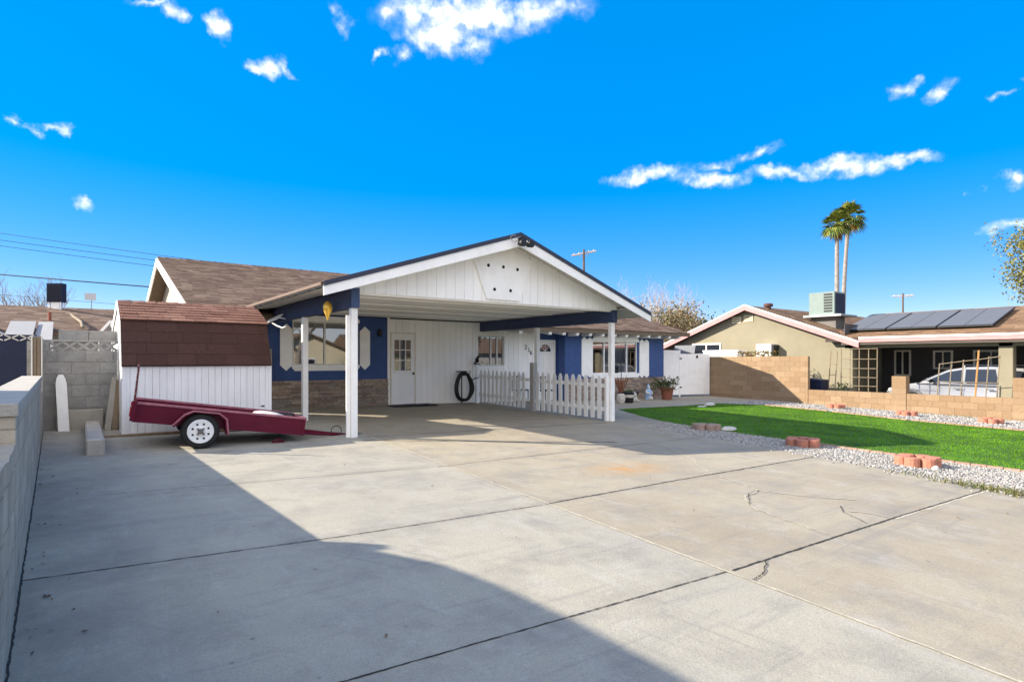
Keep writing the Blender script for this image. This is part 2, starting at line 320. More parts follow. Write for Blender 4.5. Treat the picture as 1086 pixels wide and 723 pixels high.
DOORG = mat('door_glass', (.05, .055, .06), .04, .05, 5, spec=1.0, coat=1.0, metal=.35)

def concrete_mat():
    m, nt, b = node_mat('driveway_concrete'); n = nt.nodes; l = nt.links
    b.inputs['Roughness'].default_value = .88; b.inputs['Specular IOR Level'].default_value = .3
    t = n.new('ShaderNodeTexCoord'); P = t.outputs['Object']
    def noise(sc, det=6, ro=.6, vec=P, dist=0):
        k = n.new('ShaderNodeTexNoise'); k.inputs['Scale'].default_value = sc; k.inputs['Detail'].default_value = det; k.inputs['Roughness'].default_value = ro; k.inputs['Distortion'].default_value = dist
        l.new(vec, k.inputs['Vector']); return k.outputs[0]
    def rng(v, a, b_, c, d):
        k = n.new('ShaderNodeMapRange'); k.inputs['From Min'].default_value = a; k.inputs['From Max'].default_value = b_; k.inputs['To Min'].default_value = c; k.inputs['To Max'].default_value = d; l.new(v, k.inputs['Value']); return k.outputs[0]
    def mix(f, a, b_, mode='MIX'):
        k = n.new('ShaderNodeMix'); k.data_type = 'RGBA'; k.blend_type = mode
        for s_, v in ((0, f), (6, a), (7, b_)):
            if isinstance(v, tuple): k.inputs[s_].default_value = (*v, 1)
            elif isinstance(v, (int, float)): k.inputs[s_].default_value = v
            else: l.new(v, k.inputs[s_])
        return k.outputs[2]
    sp = n.new('ShaderNodeSeparateXYZ'); l.new(P, sp.inputs[0])
    bx = n.new('ShaderNodeMath'); bx.operation = 'MULTIPLY_ADD'; l.new(sp.outputs[1], bx.inputs[0]); bx.inputs[1].default_value = -.055; l.new(sp.outputs[0], bx.inputs[2])
    right = rng(bx.outputs[0], 3.55, 3.57, 0, 1)
    c = mix(right, (.375, .348, .28), (.355, .314, .236))
    # brown weathering on the older right slabs, grey wear elsewhere
    c = mix(rng(noise(.5, 9, .66), .42, .66, 0, .85), c, mix(right, (.31, .295, .255), (.285, .24, .175)))
    c = mix(rng(noise(1.7, 9, .7), .48, .68, 0, .7), c, (.24, .226, .2))
    c = mix(rng(noise(2.3, 9, .72), .53, .7, 0, .5), c, (.41, .39, .35))
    mp = n.new('ShaderNodeMapping'); mp.inputs['Rotation'].default_value = (0, 0, rad(35)); mp.inputs['Scale'].default_value = (.35, 4.5, 1); l.new(P, mp.inputs[0])
    c = mix(rng(noise(1.4, 6, .7, mp.outputs[0], .6), .54, .7, 0, .5), c, (.21, .2, .19))
    mp2 = n.new('ShaderNodeMapping'); mp2.inputs['Rotation'].default_value = (0, 0, rad(12)); mp2.inputs['Scale'].default_value = (3.2, .5, 1); l.new(P, mp2.inputs[0])
    c = mix(rng(noise(1.9, 5, .7, mp2.outputs[0], .4), .55, .7, 0, .4), c, (.42, .40, .36))
    # rust patch
    rp = n.new('ShaderNodeMapping'); rp.vector_type = 'TEXTURE'; rp.inputs['Location'].default_value = (6.0, 5.4, .0); rp.inputs['Scale'].default_value = (.7, .42, 5); l.new(P, rp.inputs[0])
    ln = n.new('ShaderNodeVectorMath'); ln.operation = 'LENGTH'; l.new(rp.outputs[0], ln.inputs[0])
    k = n.new('ShaderNodeMath'); k.operation = 'MULTIPLY'; l.new(rng(ln.outputs['Value'], .1, 1.2, 1, 0), k.inputs[0]); l.new(rng(noise(3.5), .3, .65, 0, 1), k.inputs[1])
    c = mix(k.outputs[0], c, (.42, .24, .09))
    fine = rng(noise(70, 4, .7), .3, .7, .88, 1.12)
    vm = n.new('ShaderNodeVectorMath'); vm.operation = 'SCALE'; l.new(c, vm.inputs[0]); l.new(fine, vm.inputs['Scale'])
    # small dark specks
    vo = n.new('ShaderNodeTexVoronoi'); vo.inputs['Scale'].default_value = 3.1; l.new(P, vo.inputs['Vector'])
    c = mix(rng(vo.outputs['Distance'], .025, .06, .8, 0), vm.outputs[0], (.16, .15, .14))
    vo2 = n.new('ShaderNodeTexVoronoi'); vo2.inputs['Scale'].default_value = .9; vo2.inputs['Randomness'].default_value = 1; l.new(P, vo2.inputs['Vector'])
    k2 = n.new('ShaderNodeMath'); k2.operation = 'MULTIPLY'; l.new(rng(vo2.outputs['Distance'], .05, .22, .55, 0), k2.inputs[0]); l.new(rng(noise(4.5, 6, .7), .42, .6, 0, 1), k2.inputs[1])
    c = mix(k2.outputs[0], c, (.19, .175, .155))
    grit = rng(noise(240, 2, .8), .35, .65, .8, 1.2); vm2 = n.new('ShaderNodeVectorMath'); vm2.operation = 'SCALE'; l.new(c, vm2.inputs[0]); l.new(grit, vm2.inputs['Scale']); c = vm2.outputs[0]
    wob = rng(noise(1.1, 4), 0, 1, -.12, .12); jm = None
    for y0 in (4.56, 6.86, 2.44, 9.58):
        a1 = n.new('ShaderNodeMath'); a1.operation = 'SUBTRACT'; l.new(sp.outputs[1], a1.inputs[0]); a1.inputs[1].default_value = y0
        a2 = n.new('ShaderNodeMath'); a2.operation = 'ADD'; l.new(a1.outputs[0], a2.inputs[0]); l.new(wob, a2.inputs[1])
        a3 = n.new('ShaderNodeMath'); a3.operation = 'ABSOLUTE'; l.new(a2.outputs[0], a3.inputs[0]); v = rng(a3.outputs[0], 0, .16, .5, 0)
        if jm is None: jm = v
        else:
            a4 = n.new('ShaderNodeMath'); a4.operation = 'MAXIMUM'; l.new(jm, a4.inputs[0]); l.new(v, a4.inputs[1]); jm = a4.outputs[0]
    k3 = n.new('ShaderNodeMath'); k3.operation = 'MULTIPLY'; l.new(jm, k3.inputs[0]); l.new(rng(noise(6, 6, .7), .35, .65, 0, 1), k3.inputs[1])
    c = mix(k3.outputs[0], c, (.21, .19, .165))
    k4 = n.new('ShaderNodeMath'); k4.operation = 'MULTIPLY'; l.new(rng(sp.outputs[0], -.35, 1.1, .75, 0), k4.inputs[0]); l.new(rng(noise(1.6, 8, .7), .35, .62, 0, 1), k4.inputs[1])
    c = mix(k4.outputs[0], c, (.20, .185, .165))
    # curved tyre scuffs
    wm = n.new('ShaderNodeMapping'); wm.inputs['Location'].default_value = (2.8, -1.2, 0); l.new(P, wm.inputs[0])
    wt = n.new('ShaderNodeTexWave'); wt.wave_type = 'RINGS'; wt.rings_direction = 'Z'; wt.inputs['Scale'].default_value = 2.2; wt.inputs['Distortion'].default_value = .6; wt.inputs['Detail'].default_value = 2; l.new(wm.outputs[0], wt.inputs['Vector'])
    k5 = n.new('ShaderNodeMath'); k5.operation = 'MULTIPLY'; l.new(rng(wt.outputs[1], .82, 1, 0, .3), k5.inputs[0]); l.new(rng(noise(.8, 5, .6), .52, .66, 0, 1), k5.inputs[1])
    c = mix(k5.outputs[0], c, (.2, .19, .18))
    l.new(c, b.inputs['Base Color'])
    bp = n.new('ShaderNodeBump'); bp.inputs['Strength'].default_value = .45; bp.inputs['Distance'].default_value = .01; l.new(noise(55, 6, .7), bp.inputs['Height']); l.new(bp.outputs[0], b.inputs['Normal'])
    return m
DRIVE = concrete_mat()
GROUND = mat('desert_soil', (.30, .25, .19), .95, .2, 1.5, .5, 20)
GRAVELB = mat('gravel_bed', (.22, .215, .2), .95, .4, 22, 1, 45)
LAWNB = mat('turf_backing', (.045, .125, .004), .9, .35, 1.3, .4, 200)
ASPH = mat('street_asphalt', (.055, .055, .056), .9, .2, 12, .4, 80)

# ------------------------------------------------------------------ ground
mb = MB()
xs = [-2500, -120, -8, 30, 120, 2500]; ys = [-2500, -120, -8, 22, 120, 2500]
V = [(x, y, gz(x, y) - .012) for y in ys for x in xs]; n_ = len(xs)
F = [(j * n_ + i, j * n_ + i + 1, (j + 1) * n_ + i + 1, (j + 1) * n_ + i) for j in range(len(ys) - 1) for i in range(n_ - 1)]
struct(mb.mesh(V, F), 'ground', GROUND)
def sheet(pts, dz, name, m, kind='structure'):
    return struct(MB().poly([(x, y, gz(x, y) + dz) for x, y in pts]), name, m, kind)
GRAV_EDGE = [(8.5, -3), (8.75, 0), (8.95, 1.9), (9.05, 2.42), (9.35, 3.39), (9.55, 4.67), (9.78, 5.63), (9.95, 7.59), (10.1, 8.2), (10.6, 8.75), (11.3, 9.0)]
LAWN_NEAR = [(11.25, -3), (11.2, 2.4), (11.1, 4.6), (11.15, 7.7), (11.4, 9.15), (11.9, 10.3), (12.75, 11.9)]
drive = [(-.1, -3)] + GRAV_EDGE + [(11.4, 9.15), (11.9, 10.3), (12.75, 11.9), (13.4, 12.05), (13.36, 15.4), (-.58, 15.4)]
sheet(drive, .004, 'driveway', DRIVE)
sheet([(13.4, 12.05), (16, 12.1), (18.2, 12.35), (22.2, 12.9), (22.2, 15.3), (13.36, 15.3)], .004, 'walkway', DRIVE)
sheet([(-30, -12), (60, -12), (60, -3), (-30, -3)], .004, 'pavement', DRIVE)
mb = MB().poly([(-60, -22, gz(0, -8) - .02), (90, -22, gz(0, -8) - .02), (90, -12, gz(0, -8) - .006), (-60, -12, gz(0, -8) - .006)])
for q in mb.v: pass
struct(mb, 'street', ASPH)
gravel_poly = GRAV_EDGE + [(11.38, 9.1)] + LAWN_NEAR[-4::-1]
sheet(gravel_poly, .002, 'gravel_bed', GRAVELB, 'stuff')
LAWN_FAR = [(18.6, -3), (18.75, 4), (18.7, 6.5), (19.35, 9.0), (19.5, 11.2), (18.4, 12.3), (16, 12.05), (13.4, 12.0)]
lawn_poly = LAWN_NEAR[:1] + LAWN_FAR + LAWN_NEAR[:0:-1]
sheet(lawn_poly, .006, 'lawn', LAWNB, 'stuff')
wall_gravel = [(18.75, -3), (22.2, -3), (22.2, 12.85), (18.5, 12.38), (19.6, 11.25), (19.45, 9.0), (18.8, 6.5), (18.85, 4)]
sheet(wall_gravel, .002, 'gravel_strip', GRAVELB, 'stuff')

def inside(p, poly):
    x, y = p; c = False; n = len(poly)
    for i in range(n):
        x1, y1 = poly[i]; x2, y2 = poly[(i + 1) % n]
        if (y1 > y) != (y2 > y) and x < (x2 - x1) * (y - y1) / (y2 - y1) + x1: c = not c
    return c
def scatter(poly, n, fn):
    xs = [p[0] for p in poly]; ys = [p[1] for p in poly]; k = 0
    while k < n:
        p = (R.uniform(min(xs), max(xs)), R.uniform(max(-1, min(ys)), max(ys)))
        if inside(p, poly): fn(p[0], p[1]); k += 1
def stone(mb, x, y, s):
    z = gz(x, y) + s * .3; n = 5; V = []
    a0 = R.uniform(0, 6)
    for h, r in ((-.45, .75), (.1, 1), (.55, .6)):
        for k in range(n):
            t = a0 + 2 * math.pi * k / n; q = r * s * R.uniform(.75, 1.15)
            V.append((x + q * math.cos(t), y + q * math.sin(t) * .85, z + h * s * R.uniform(.8, 1.2)))
    F = [(i * n + k, i * n + (k + 1) % n, (i + 1) * n + (k + 1) % n, (i + 1) * n + k) for i in range(2) for k in range(n)] + [tuple(range(2 * n, 3 * n))]
    mb.mesh(V, F)
mb = MB(); scatter(gravel_poly, 12500, lambda x, y: stone(mb, x, y, R.uniform(.010, .024)))
for k in range(140):      # strays spilled on the concrete edge
    i = R.randrange(len(GRAV_EDGE) - 1); t = R.random(); a, b = GRAV_EDGE[i], GRAV_EDGE[i + 1]
    stone(mb, a[0] + (b[0] - a[0]) * t - R.random() ** 2 * .35, a[1] + (b[1] - a[1]) * t, R.uniform(.012, .025))
struct(mb, 'gravel', ROCK, 'stuff')
mb2 = MB(); scatter(wall_gravel, 6500, lambda x, y: stone(mb2, x, y, R.uniform(.018, .040)))
struct(mb2, 'gravel', ROCK, 'stuff')
mb3 = MB()
def blade(x, y, h=None, m=None, wd=.012):
    m = m or mb3; h = h or R.uniform(.012, .026); a = R.uniform(0, 6.28); z = gz(x, y); lx, ly = R.uniform(-.6, .6) * h, R.uniform(-.6, .6) * h
    m.poly([(x - wd * math.cos(a), y - wd * math.sin(a), z), (x + wd * math.cos(a), y + wd * math.sin(a), z), (x + lx, y + ly, z + h)])
scatter(lawn_poly, 75000, blade)
struct(mb3, 'grass', TURF, 'stuff')
mb4 = MB()
for (cx, cy, n) in ((9.1, 2.25, 420), (8.95, 1.8, 300), (9.25, 3.0, 90), (21.9, 6.2, 160), (21.95, 5.2, 90), (22.0, 7.6, 60)):
    for k in range(n):
        blade(cx + R.gauss(0, .07), cy + R.gauss(0, .3), R.uniform(.03, .09), mb4, .006)
struct(mb4, 'weeds', WEED, 'stuff')

# joints and cracks in the concrete
def ribbon(pts, w0, name, m, dz=.008, jit=0.0, sub=1):
    P = []
    for (a, b) in zip(pts, pts[1:]):
        for k in range(sub): P.append((a[0] + (b[0] - a[0]) * k / sub, a[1] + (b[1] - a[1]) * k / sub))
    P.append(pts[-1])
    mb = MB(); V = []
    for i, p in enumerate(P):
        a = P[max(0, i - 1)]; b = P[min(len(P) - 1, i + 1)]; d = Vector((b[0] - a[0], b[1] - a[1], 0)).normalized(); nn = Vector((-d.y, d.x, 0))
        ww = w0 * R.uniform(.55, 1.35) / 2 if jit else w0 / 2
        q = Vector((p[0], p[1], 0)) + nn * R.uniform(-jit, jit)
        for s_ in (1, -1):
            r = q + nn * ww * s_; V.append((r.x, r.y, gz(r.x, r.y) + dz))
    F = [(2 * i, 2 * i + 1, 2 * i + 3, 2 * i + 2) for i in range(len(P) - 1)]
    return struct(mb.mesh(V, F), name, m)
ribbon([(-.35, 4.72), (1.7, 4.55), (3.72, 4.5)], .010, 'driveway_joint', JOINT, .008, .003, 60)
ribbon([(3.78, 4.51), (6, 4.58), (9.5, 4.62)], .018, 'driveway_joint', JOINT, .008, .005, 60)
ribbon([(-.3, 7.03), (2.5, 6.84), (3.72, 6.72)], .007, 'driveway_joint', JOINT, .008, .003, 60)
ribbon([(3.78, 6.72), (9.9, 6.98)], .010, 'driveway_joint', JOINT, .008, .003, 70)
ribbon([(-.35, 2.62), (2.2, 2.48), (3.68, 2.4)], .009, 'driveway_joint', JOINT, .008, .002, 70)
ribbon([(3.74, 2.39), (6.4, 2.35), (9.0, 2.28)], .016, 'driveway_joint', JOINT, .008, .004, 70)
ribbon([(6.4, 2.33), (9.0, 2.25)], .03, 'joint_patch', JOINTP, .006, .008, 30)
ribbon([(4.078, 9.6), (3.56, .055 * .18), (3.4, -3)], .022, 'expansion_joint', JOINTP, .010, .004, 90)
ribbon([(3.8, 9.3), (5.4, 8.42), (7.7, 7.2)], .03, 'driveway_joint', JOINT, .011, .004, 20)
ribbon([(3.85, 9.62), (10.2, 9.5)], .014, 'driveway_joint', JOINT, .009, .003, 40)
ribbon([(-.15, -1.0), (-.275, 4), (-.43, 10), (-.5, 12.6)], .012, 'driveway_joint', JOINT, .006, .004, 120)
ribbon([(8.2, 6.6), (7.5, 5.45), (7.1, 5.1), (6.74, 4.62)], .020, 'driveway_crack', JOINTP, .010, .015, 8)
ribbon([(6.7, 4.55), (6.55, 4.1), (6.34, 3.71), (6.63, 3.18), (6.9, 2.9)], .020, 'driveway_crack', JOINTP, .010, .018, 8)
ribbon([(6.34, 3.71), (5.95, 3.65), (5.79, 3.52), (5.55, 3.3), (5.4, 2.87), (5.26, 2.45)], .019, 'driveway_crack', JOINTP, .010, .018, 8)
ribbon([(6.36, 3.72), (6.1, 3.7), (5.79, 3.5), (5.6, 3.38)], .008, 'driveway_crack', JOINT, .012, .008, 14)
ribbon([(3.69, 2.2), (3.9, 2.24), (4.15, 2.37)], .011, 'driveway_crack', JOINT, .011, .008, 20)
ribbon([(6.45, 2.85), (6.2, 2.72), (6.05, 2.5), (5.96, 2.4)], .009, 'driveway_crack', JOINT, .011, .007, 16)
ribbon([(6.3, 2.72), (6.4, 2.55), (6.41, 2.35)], .02, 'driveway_crack', JOINTP, .011, .012, 8)

# dry leaves blown along the wall and over the slab
mb = MB()
for k in range(70):
    if k < 46: y = R.uniform(1.2, 9.5); x = -.18 - .0255 * y + abs(R.gauss(0, .12)) + .03
    else: x, y = R.uniform(.2, 8.5), R.uniform(1.6, 7.5)
    z = gz(x, y) + .014; a = R.uniform(0, 6.28); l_ = R.uniform(.008, .02); w_ = l_ * .4; c_, s_ = math.cos(a), math.sin(a); h = R.uniform(.002, .014)
    mb.poly([(x - l_ * c_, y - l_ * s_, z), (x - w_ * s_, y + w_ * c_, z + h), (x + l_ * c_, y + l_ * s_, z + h * .4), (x + w_ * s_, y - w_ * c_, z)])
struct(mb, 'leaf_litter', ramp_island('dry_leaf', [(.10, .07, .045), (.16, .11, .06), (.07, .055, .04), (.3, .25, .18)], .85, 0), 'stuff')

# edging brick strips along the turf
def edging(pts, name):
    mb = MB()
    for a, b in zip(pts, pts[1:]):
        d = Vector((b[0] - a[0], b[1] - a[1], 0)); ln = d.length; d.normalize(); nn = Vector((-d.y, d.x, 0)); k = 0
        while k + .19 < ln:
            p = Vector((a[0], a[1], 0)) + d * (k + .095) + nn * R.uniform(-.008, .008); i0 = len(mb.v)
            mb.box(-.092, .092, -.045, .045, 0, .035)
            mb.xf(Matrix.Translation((p.x, p.y, gz(p.x, p.y) - .003)) @ Matrix.Rotation(math.atan2(d.y, d.x), 4, 'Z'), i0); k += .2
    return struct(mb, name, EDGE0)
EDGE0 = ramp_island('dull_edging_strip', [(.40, .255, .18), (.44, .29, .21), (.36, .225, .16)], .9, .4, 60, .15, 20)
edging([(11.2, -1), (11.15, 2.4), (11.05, 4.6), (11.07, 5.6)], 'kerb_edging')
edging([(18.7, -1), (18.82, 4), (18.76, 6.5), (19.42, 9.0), (19.56, 11.2)], 'kerb_edging')

# ------------------------------------------------------------------ shared builders
def shingles(mb, origin, u, v, nu, nv, course=.145, tab=.3, thick=.012, clip=None, jit=.25):
    """rows of tabs; u along the eave, v up the slope (unit vectors); nu, nv lengths"""
    o = Vector(origin); u = Vector(u).normalized(); v = Vector(v).normalized(); nrm = u.cross(v).normalized()
    if nrm.z < 0: nrm = -nrm
    rows = int(nv / course)
    for r in range(rows + 1):
        x = -R.uniform(0, tab)
        while x < nu:
            wd = tab * R.uniform(1 - jit, 1 + jit)
            a, b = max(0, x), min(nu, x + wd - .006); x += wd
            if b - a < .02: continue
            t0 = r * course; t1 = min(nv, t0 + course * 1.12)
            if clip:
                lo, hi = clip((t0 + t1) / 2); a = max(a, lo); b = min(b, hi)
                if b - a < .02: continue
            th = thick * R.uniform(.7, 1.3)
            p = [o + u * a + v * t0, o + u * b + v * t0, o + u * b + v * t1, o + u * a + v * t1]
            q = [p[0] + nrm * th, p[1] + nrm * th, p[2] + nrm * .002, p[3] + nrm * .002]
            i = len(mb.v); mb.v += [tuple(k) for k in p[:2] + q]; mb.f += [(i + 2, i + 3, i + 4, i + 5), (i, i + 1, i + 3, i + 2)]
    return mb
def block_wall(p0, p1, z0f, ztop, th, name_m, mort, bl=.4, bh=.2, start_off=0, inset=.006):
    """courses of block from the top down along p0->p1; returns (blocks, core)"""
    a = Vector((*p0, 0)); b = Vector((*p1, 0)); d = b - a; ln = d.length; d.normalize(); ang = math.atan2(d.y, d.x)
    zmin = min(z0f(0), z0f(1)) - .1
    B = MB(); z = ztop; r = 0
    while z > zmin:
        x = -(bl / 2 if (r + start_off) % 2 else 0)
        while x < ln:
            x0, x1 = max(0, x), min(ln, x + bl); x += bl
            if x1 - x0 < .03: continue
            g = .005
            B.box(x0 + (g if x0 > 0 else 0), x1 - (g if x1 < ln else 0), -th / 2, th / 2, z - bh + g, z - (g if r else 0))
        z -= bh; r += 1
    Mx = Matrix.Translation(a) @ Matrix.Rotation(ang, 4, 'Z'); B.xf(Mx)
    K = MB().box(.004, ln - .004, -th / 2 + inset, th / 2 - inset, zmin - .1, ztop - .01).xf(Mx)
    return B, K
def wall_holes(mb, x0, x1, z0, z1, y0, y1, holes):
    """wall in the xz plane with rectangular openings (xa, xb, za, zb)"""
    X = sorted({x0, x1, *[h[0] for h in holes], *[h[1] for h in holes]}); Z = sorted({z0, z1, *[h[2] for h in holes], *[h[3] for h in holes]})
    for xa, xb in zip(X, X[1:]):
        run = None
        for za, zb in zip(Z, Z[1:]):
            cx, cz = (xa + xb) / 2, (za + zb) / 2
            if any(h[0] < cx < h[1] and h[2] < cz < h[3] for h in holes):
                if run: mb.box(xa, xb, y0, y1, *run); run = None
            else: run = (run[0] if run else za, zb)
        if run: mb.box(xa, xb, y0, y1, *run)
    return mb
def siding(mb, x0, x1, z0, z1, y, th=.02, bw=.2, gap=.008, holes=(), top=None, back=True):
    """vertical grooved boards facing -y"""
    x = x0
    while x < x1 - .01:
        xb = min(x + bw, x1); segs = [(z0, z1)]
        for h in holes:
            if h[0] < (x + xb) / 2 < h[1]:
                segs = [s_ for a, b in segs for s_ in ((a, min(b, h[2])), (max(a, h[3]), b)) if s_[1] - s_[0] > .01]
        for a, b in segs:
            if top: 
                ta, tb = top(x), top(xb)
                if max(ta, tb) <= a: continue
                mb.hexa([(x + gap / 2, y, a), (xb - gap / 2, y, a), (xb - gap / 2, y + th, a), (x + gap / 2, y + th, a), (x + gap / 2, y, max(a, ta)), (xb - gap / 2, y, max(a, tb)), (xb - gap / 2, y + th, max(a, tb)), (x + gap / 2, y + th, max(a, ta))])
            else: mb.box(x + gap / 2, xb - gap / 2, y, y + th, a, b)
        x = xb
    return mb
def ledge_stone(mb, x0, x1, z0f, z1, y, d=.07):
    z = z1; lo = min(z0f(x0), z0f(x1)) - .02
    while z > lo:
        h = R.choice((.035, .045, .06, .075)); x = x0
        while x < x1:
            ln = R.uniform(.12, .5); xb = min(x1, x + ln); dd = d + R.uniform(-.025, .02)
            mb.box(x + .003, xb - .003, y - dd, y, z - h + .004, z - .002); x = xb
        z -= h
    return mb

# ------------------------------------------------------------------ the house
HOUSE = thing('house', (9, 15.35, .15), 'blue and white single-storey house with gabled carport in the middle', 'house')
YF = 15.35
# blue walls
LW = (4.38, 6.15, 1.34, 2.48)
mb = MB(); wall_holes(mb, 2.4, 7.0, -.1, 2.66, YF, YF + .18, [LW]); build(mb, 'blue_wall', BLUE, HOUSE)
WW = (14.68, 17.04, .97, 2.14); YW = 14.92
mb = MB(); wall_holes(mb, 13.36, 18.6, -.15, 2.62, YW, YW + .18, [WW]); mb.box(13.36, 13.54, YW + .18, 21, -.15, 2.6); mb.box(18.42, 18.6, YW + .18, 28, -.2, 2.6)
build(mb, 'blue_wall', BLUE, HOUSE)
mb = MB(); mb.box(12.45, 13.36, YF + .02, YF + .18, 2.16, 2.62); mb.box(13.28, 13.36, YF + .02, YF + .18, -.1, 2.16); build(mb, 'blue_wall', BLUE, HOUSE)
mb = MB(); mb.prism([(2.4, 15.53, -.1), (2.4, 27.6, -.1), (2.4, 27.6, 2.72), (2.4, 21.6, 4.55), (2.4, 15.53, 2.72)], (.15, 0, 0)); build(mb, 'gable_wall', mat('gable_stucco', (.46, .42, .35), .9, .08, 3, .3, 80), HOUSE)
mb = MB(); mb.box(2.55, 18.4, 27.4, 27.58, -.1, 2.7); build(mb, 'rear_wall', BLUE, HOUSE)
mb = MB(); mb.prism([(18.45, 15.1, 2.6), (18.45, 27.6, 2.6), (18.45, 21.6, 4.5)], (.12, 0, 0)); build(mb, 'gable_wall', BLUE, HOUSE)
# dark interior behind the windows
RW_ = mat('room_wall', (.10, .09, .085), .9, .1, 2)
for b_ in ((4.2, 6.4, YF + .9, YF + .95, 1.0, 2.6), (14.5, 17.2, YW + 1.0, YW + 1.05, .7, 2.4), (10.0, 11.2, YF + .9, YF + .95, 1.1, 2.4)): build(MB().box(*b_), 'room_back', RW_, HOUSE)
# stone
mb = MB(); ledge_stone(mb, 3.86, 7.0, lambda x: gz(x, YF), .94, YF); build(mb, 'stone_wainscot', STONE, HOUSE)
mb = MB(); ledge_stone(mb, 13.36, 18.62, lambda x: gz(x, YW), .80, YW); build(mb, 'stone_wainscot', STONE, HOUSE)
mb = MB(); 
for k in range(4): mb.box(3.72, 3.85, YF - .12, YF, .95 + k * .2 + .004, 1.15 + k * .2)
build(mb, 'block_pier', BLOCKGREY, HOUSE)
# white siding
D1 = (7.10, 7.89, .15, 2.26); W2 = (10.02, 11.12, 1.24, 2.28); D2 = (12.42, 13.28, 0, 2.16)
mb = MB(); wall_holes(mb, 7.0, 12.44, -.15, 2.62, YF + .02, YF + .16, [D1, W2]); siding(mb, 7.07, 12.42, -.12, 2.64, YF, .02, .2, .009, [D1, W2, D2])
build(mb, 'white_siding', WHITE2, HOUSE)
mb = MB(); mb.box(7.0, 7.065, YF - .02, YF + .02, .1, 2.7); mb.box(9.86, 9.96, YF - .03, YF + .0, -.05, 2.62); mb.box(9.97, 10.0, YF - .015, YF, -.05, 2.45); mb.box(7.9, 9.86, YF - .012, YF + .0, .08, .16)
build(mb, 'corner_trim', WHITE, HOUSE)
# back door
d = build(MB().bbox(7.13, 7.86, YF + .0, YF + .05, .2, 2.235, .004), 'door', mat('door_white', (.88, .88, .88), .5, .04, 3), HOUSE)
mb = MB(); mb.box(7.10, 7.128, YF - .02, YF + .05, .16, 2.262); mb.box(7.862, 7.89, YF - .02, YF + .05, .16, 2.262); mb.box(7.128, 7.862, YF - .02, YF + .05, 2.24, 2.262); mb.box(7.128, 7.862, YF - .03, YF + .05, .15, .185)
build(mb, 'door_frame', CREAMR, HOUSE)
mb = MB(); mb.box(7.2, 7.74, YF - .004, YF - .001, 1.16, 2.06); build(mb, 'pane', DOORG, d)
mb = MB()
for k in range(4): x = 7.2 + .18 * k; mb.box(x - .011, x + .011, YF - .016, YF - .005, 1.14, 2.08)
for k in range(4): z = 1.16 + .3 * k; mb.box(7.19, 7.75, YF - .014, YF - .0052, z - .011, z + .011)
mb.box(7.2, 7.74, YF - .008, YF, .35, .362); mb.box(7.2, 7.74, YF - .008, YF, .98, .992); mb.box(7.2, 7.212, YF - .008, YF, .362, .98); mb.box(7.728, 7.74, YF - .008, YF, .362, .98)
build(mb, 'muntin', WHITE, d)
build(MB().lathe((7.80, YF - .06, 1.08), [(.012, .06), (.014, .03), (.032, .02), (.034, 0), (.02, -.012)], 12, 'y'), 'handle', BLACK, d, True)
# front door with a fan light
d = build(MB().bbox(12.46, 13.24, YF + .03, YF + .08, 0.0, 2.12, .004), 'door', mat('door_white_front', (.80, .80, .80), .5, .04, 3), HOUSE)
mb = MB(); mb.box(12.42, 12.458, YF - .02, YF + .07, 0, 2.16); mb.box(13.242, 13.28, YF - .02, YF + .07, 0, 2.16); mb.box(12.458, 13.242, YF - .02, YF + .07, 2.122, 2.16); build(mb, 'door_frame', WHITE, HOUSE)
fan = [(12.85 + .25 * math.cos(t), YF + .026, 1.76 + .25 * math.sin(t)) for t in [math.pi * k / 14 for k in range(15)]]
build(MB().prism(fan, (0, .003, 0)), 'fan_light', CARG, d)
mb = MB()
for t in (45, 90, 135): mb.tube([(12.85, YF + .022, 1.77), (12.85 + .25 * math.cos(rad(t)), YF + .022, 1.76 + .25 * math.sin(rad(t)))], .008, 5)
mb.tube([(12.85 + .26 * math.cos(t), YF + .022, 1.76 + .26 * math.sin(t)) for t in [math.pi * k / 14 for k in range(15)]], .012, 5)
for (xa, xb, za, zb) in ((12.55, 12.8, .2, .7), (12.9, 13.15, .2, .7), (12.55, 12.8, .85, 1.6), (12.9, 13.15, .85, 1.6)):
    for bx in ((xa, xb, za, za + .02), (xa, xb, zb - .02, zb), (xa, xa + .02, za + .02, zb - .02), (xb - .02, xb, za + .02, zb - .02)): mb.box(bx[0], bx[1], YF + .018, YF + .029, bx[2], bx[3])
build(mb, 'moulding', WHITE, d)
# windows
def window(x0, x1, z0, z1, y, mull, name='window', frame_m=ALU, curtains=(), bars=()):
    mb = MB(); f = .035
    mb.box(x0, x1, y + .02, y + .08, z0, z0 + f); mb.box(x0, x1, y + .02, y + .08, z1 - f, z1)
    mb.box(x0, x0 + f, y + .02, y + .08, z0 + f, z1 - f); mb.box(x1 - f, x1, y + .02, y + .08, z0 + f, z1 - f)
    for m_ in mull: mb.box(m_ - .022, m_ + .022, y + .015, y + .07, z0 + f, z1 - f)
    o = build(mb, name, frame_m, HOUSE)
    build(MB().poly([(x0 + f, y + .05, z0 + f), (x1 - f, y + .05, z0 + f), (x1 - f, y + .05, z1 - f), (x0 + f, y + .05, z1 - f)]), 'pane', GLASS, o)
    for (ca, cb, m_) in curtains:
        cv = []; nn = int((cb - ca) / .025)
        for k in range(nn + 1): cv.append((ca + (cb - ca) * k / nn, y + .2 + .03 * math.sin(k * 1.15 + math.sin(k * .4)), z0 - .1))
        V = cv + [(p[0], p[1], z1 + .1) for p in cv]
        build(MB().mesh(V, [(k, k + 1, nn + 2 + k, nn + 1 + k) for k in range(nn)]), 'curtain', m_, o, True)
    if bars:
        mb = MB()
        for (xa, xb, z) in bars: mb.box(xa, xb, y + .1, y + .115, z, z + .03)
        build(mb, 'blind', WHITE, o)
    return o
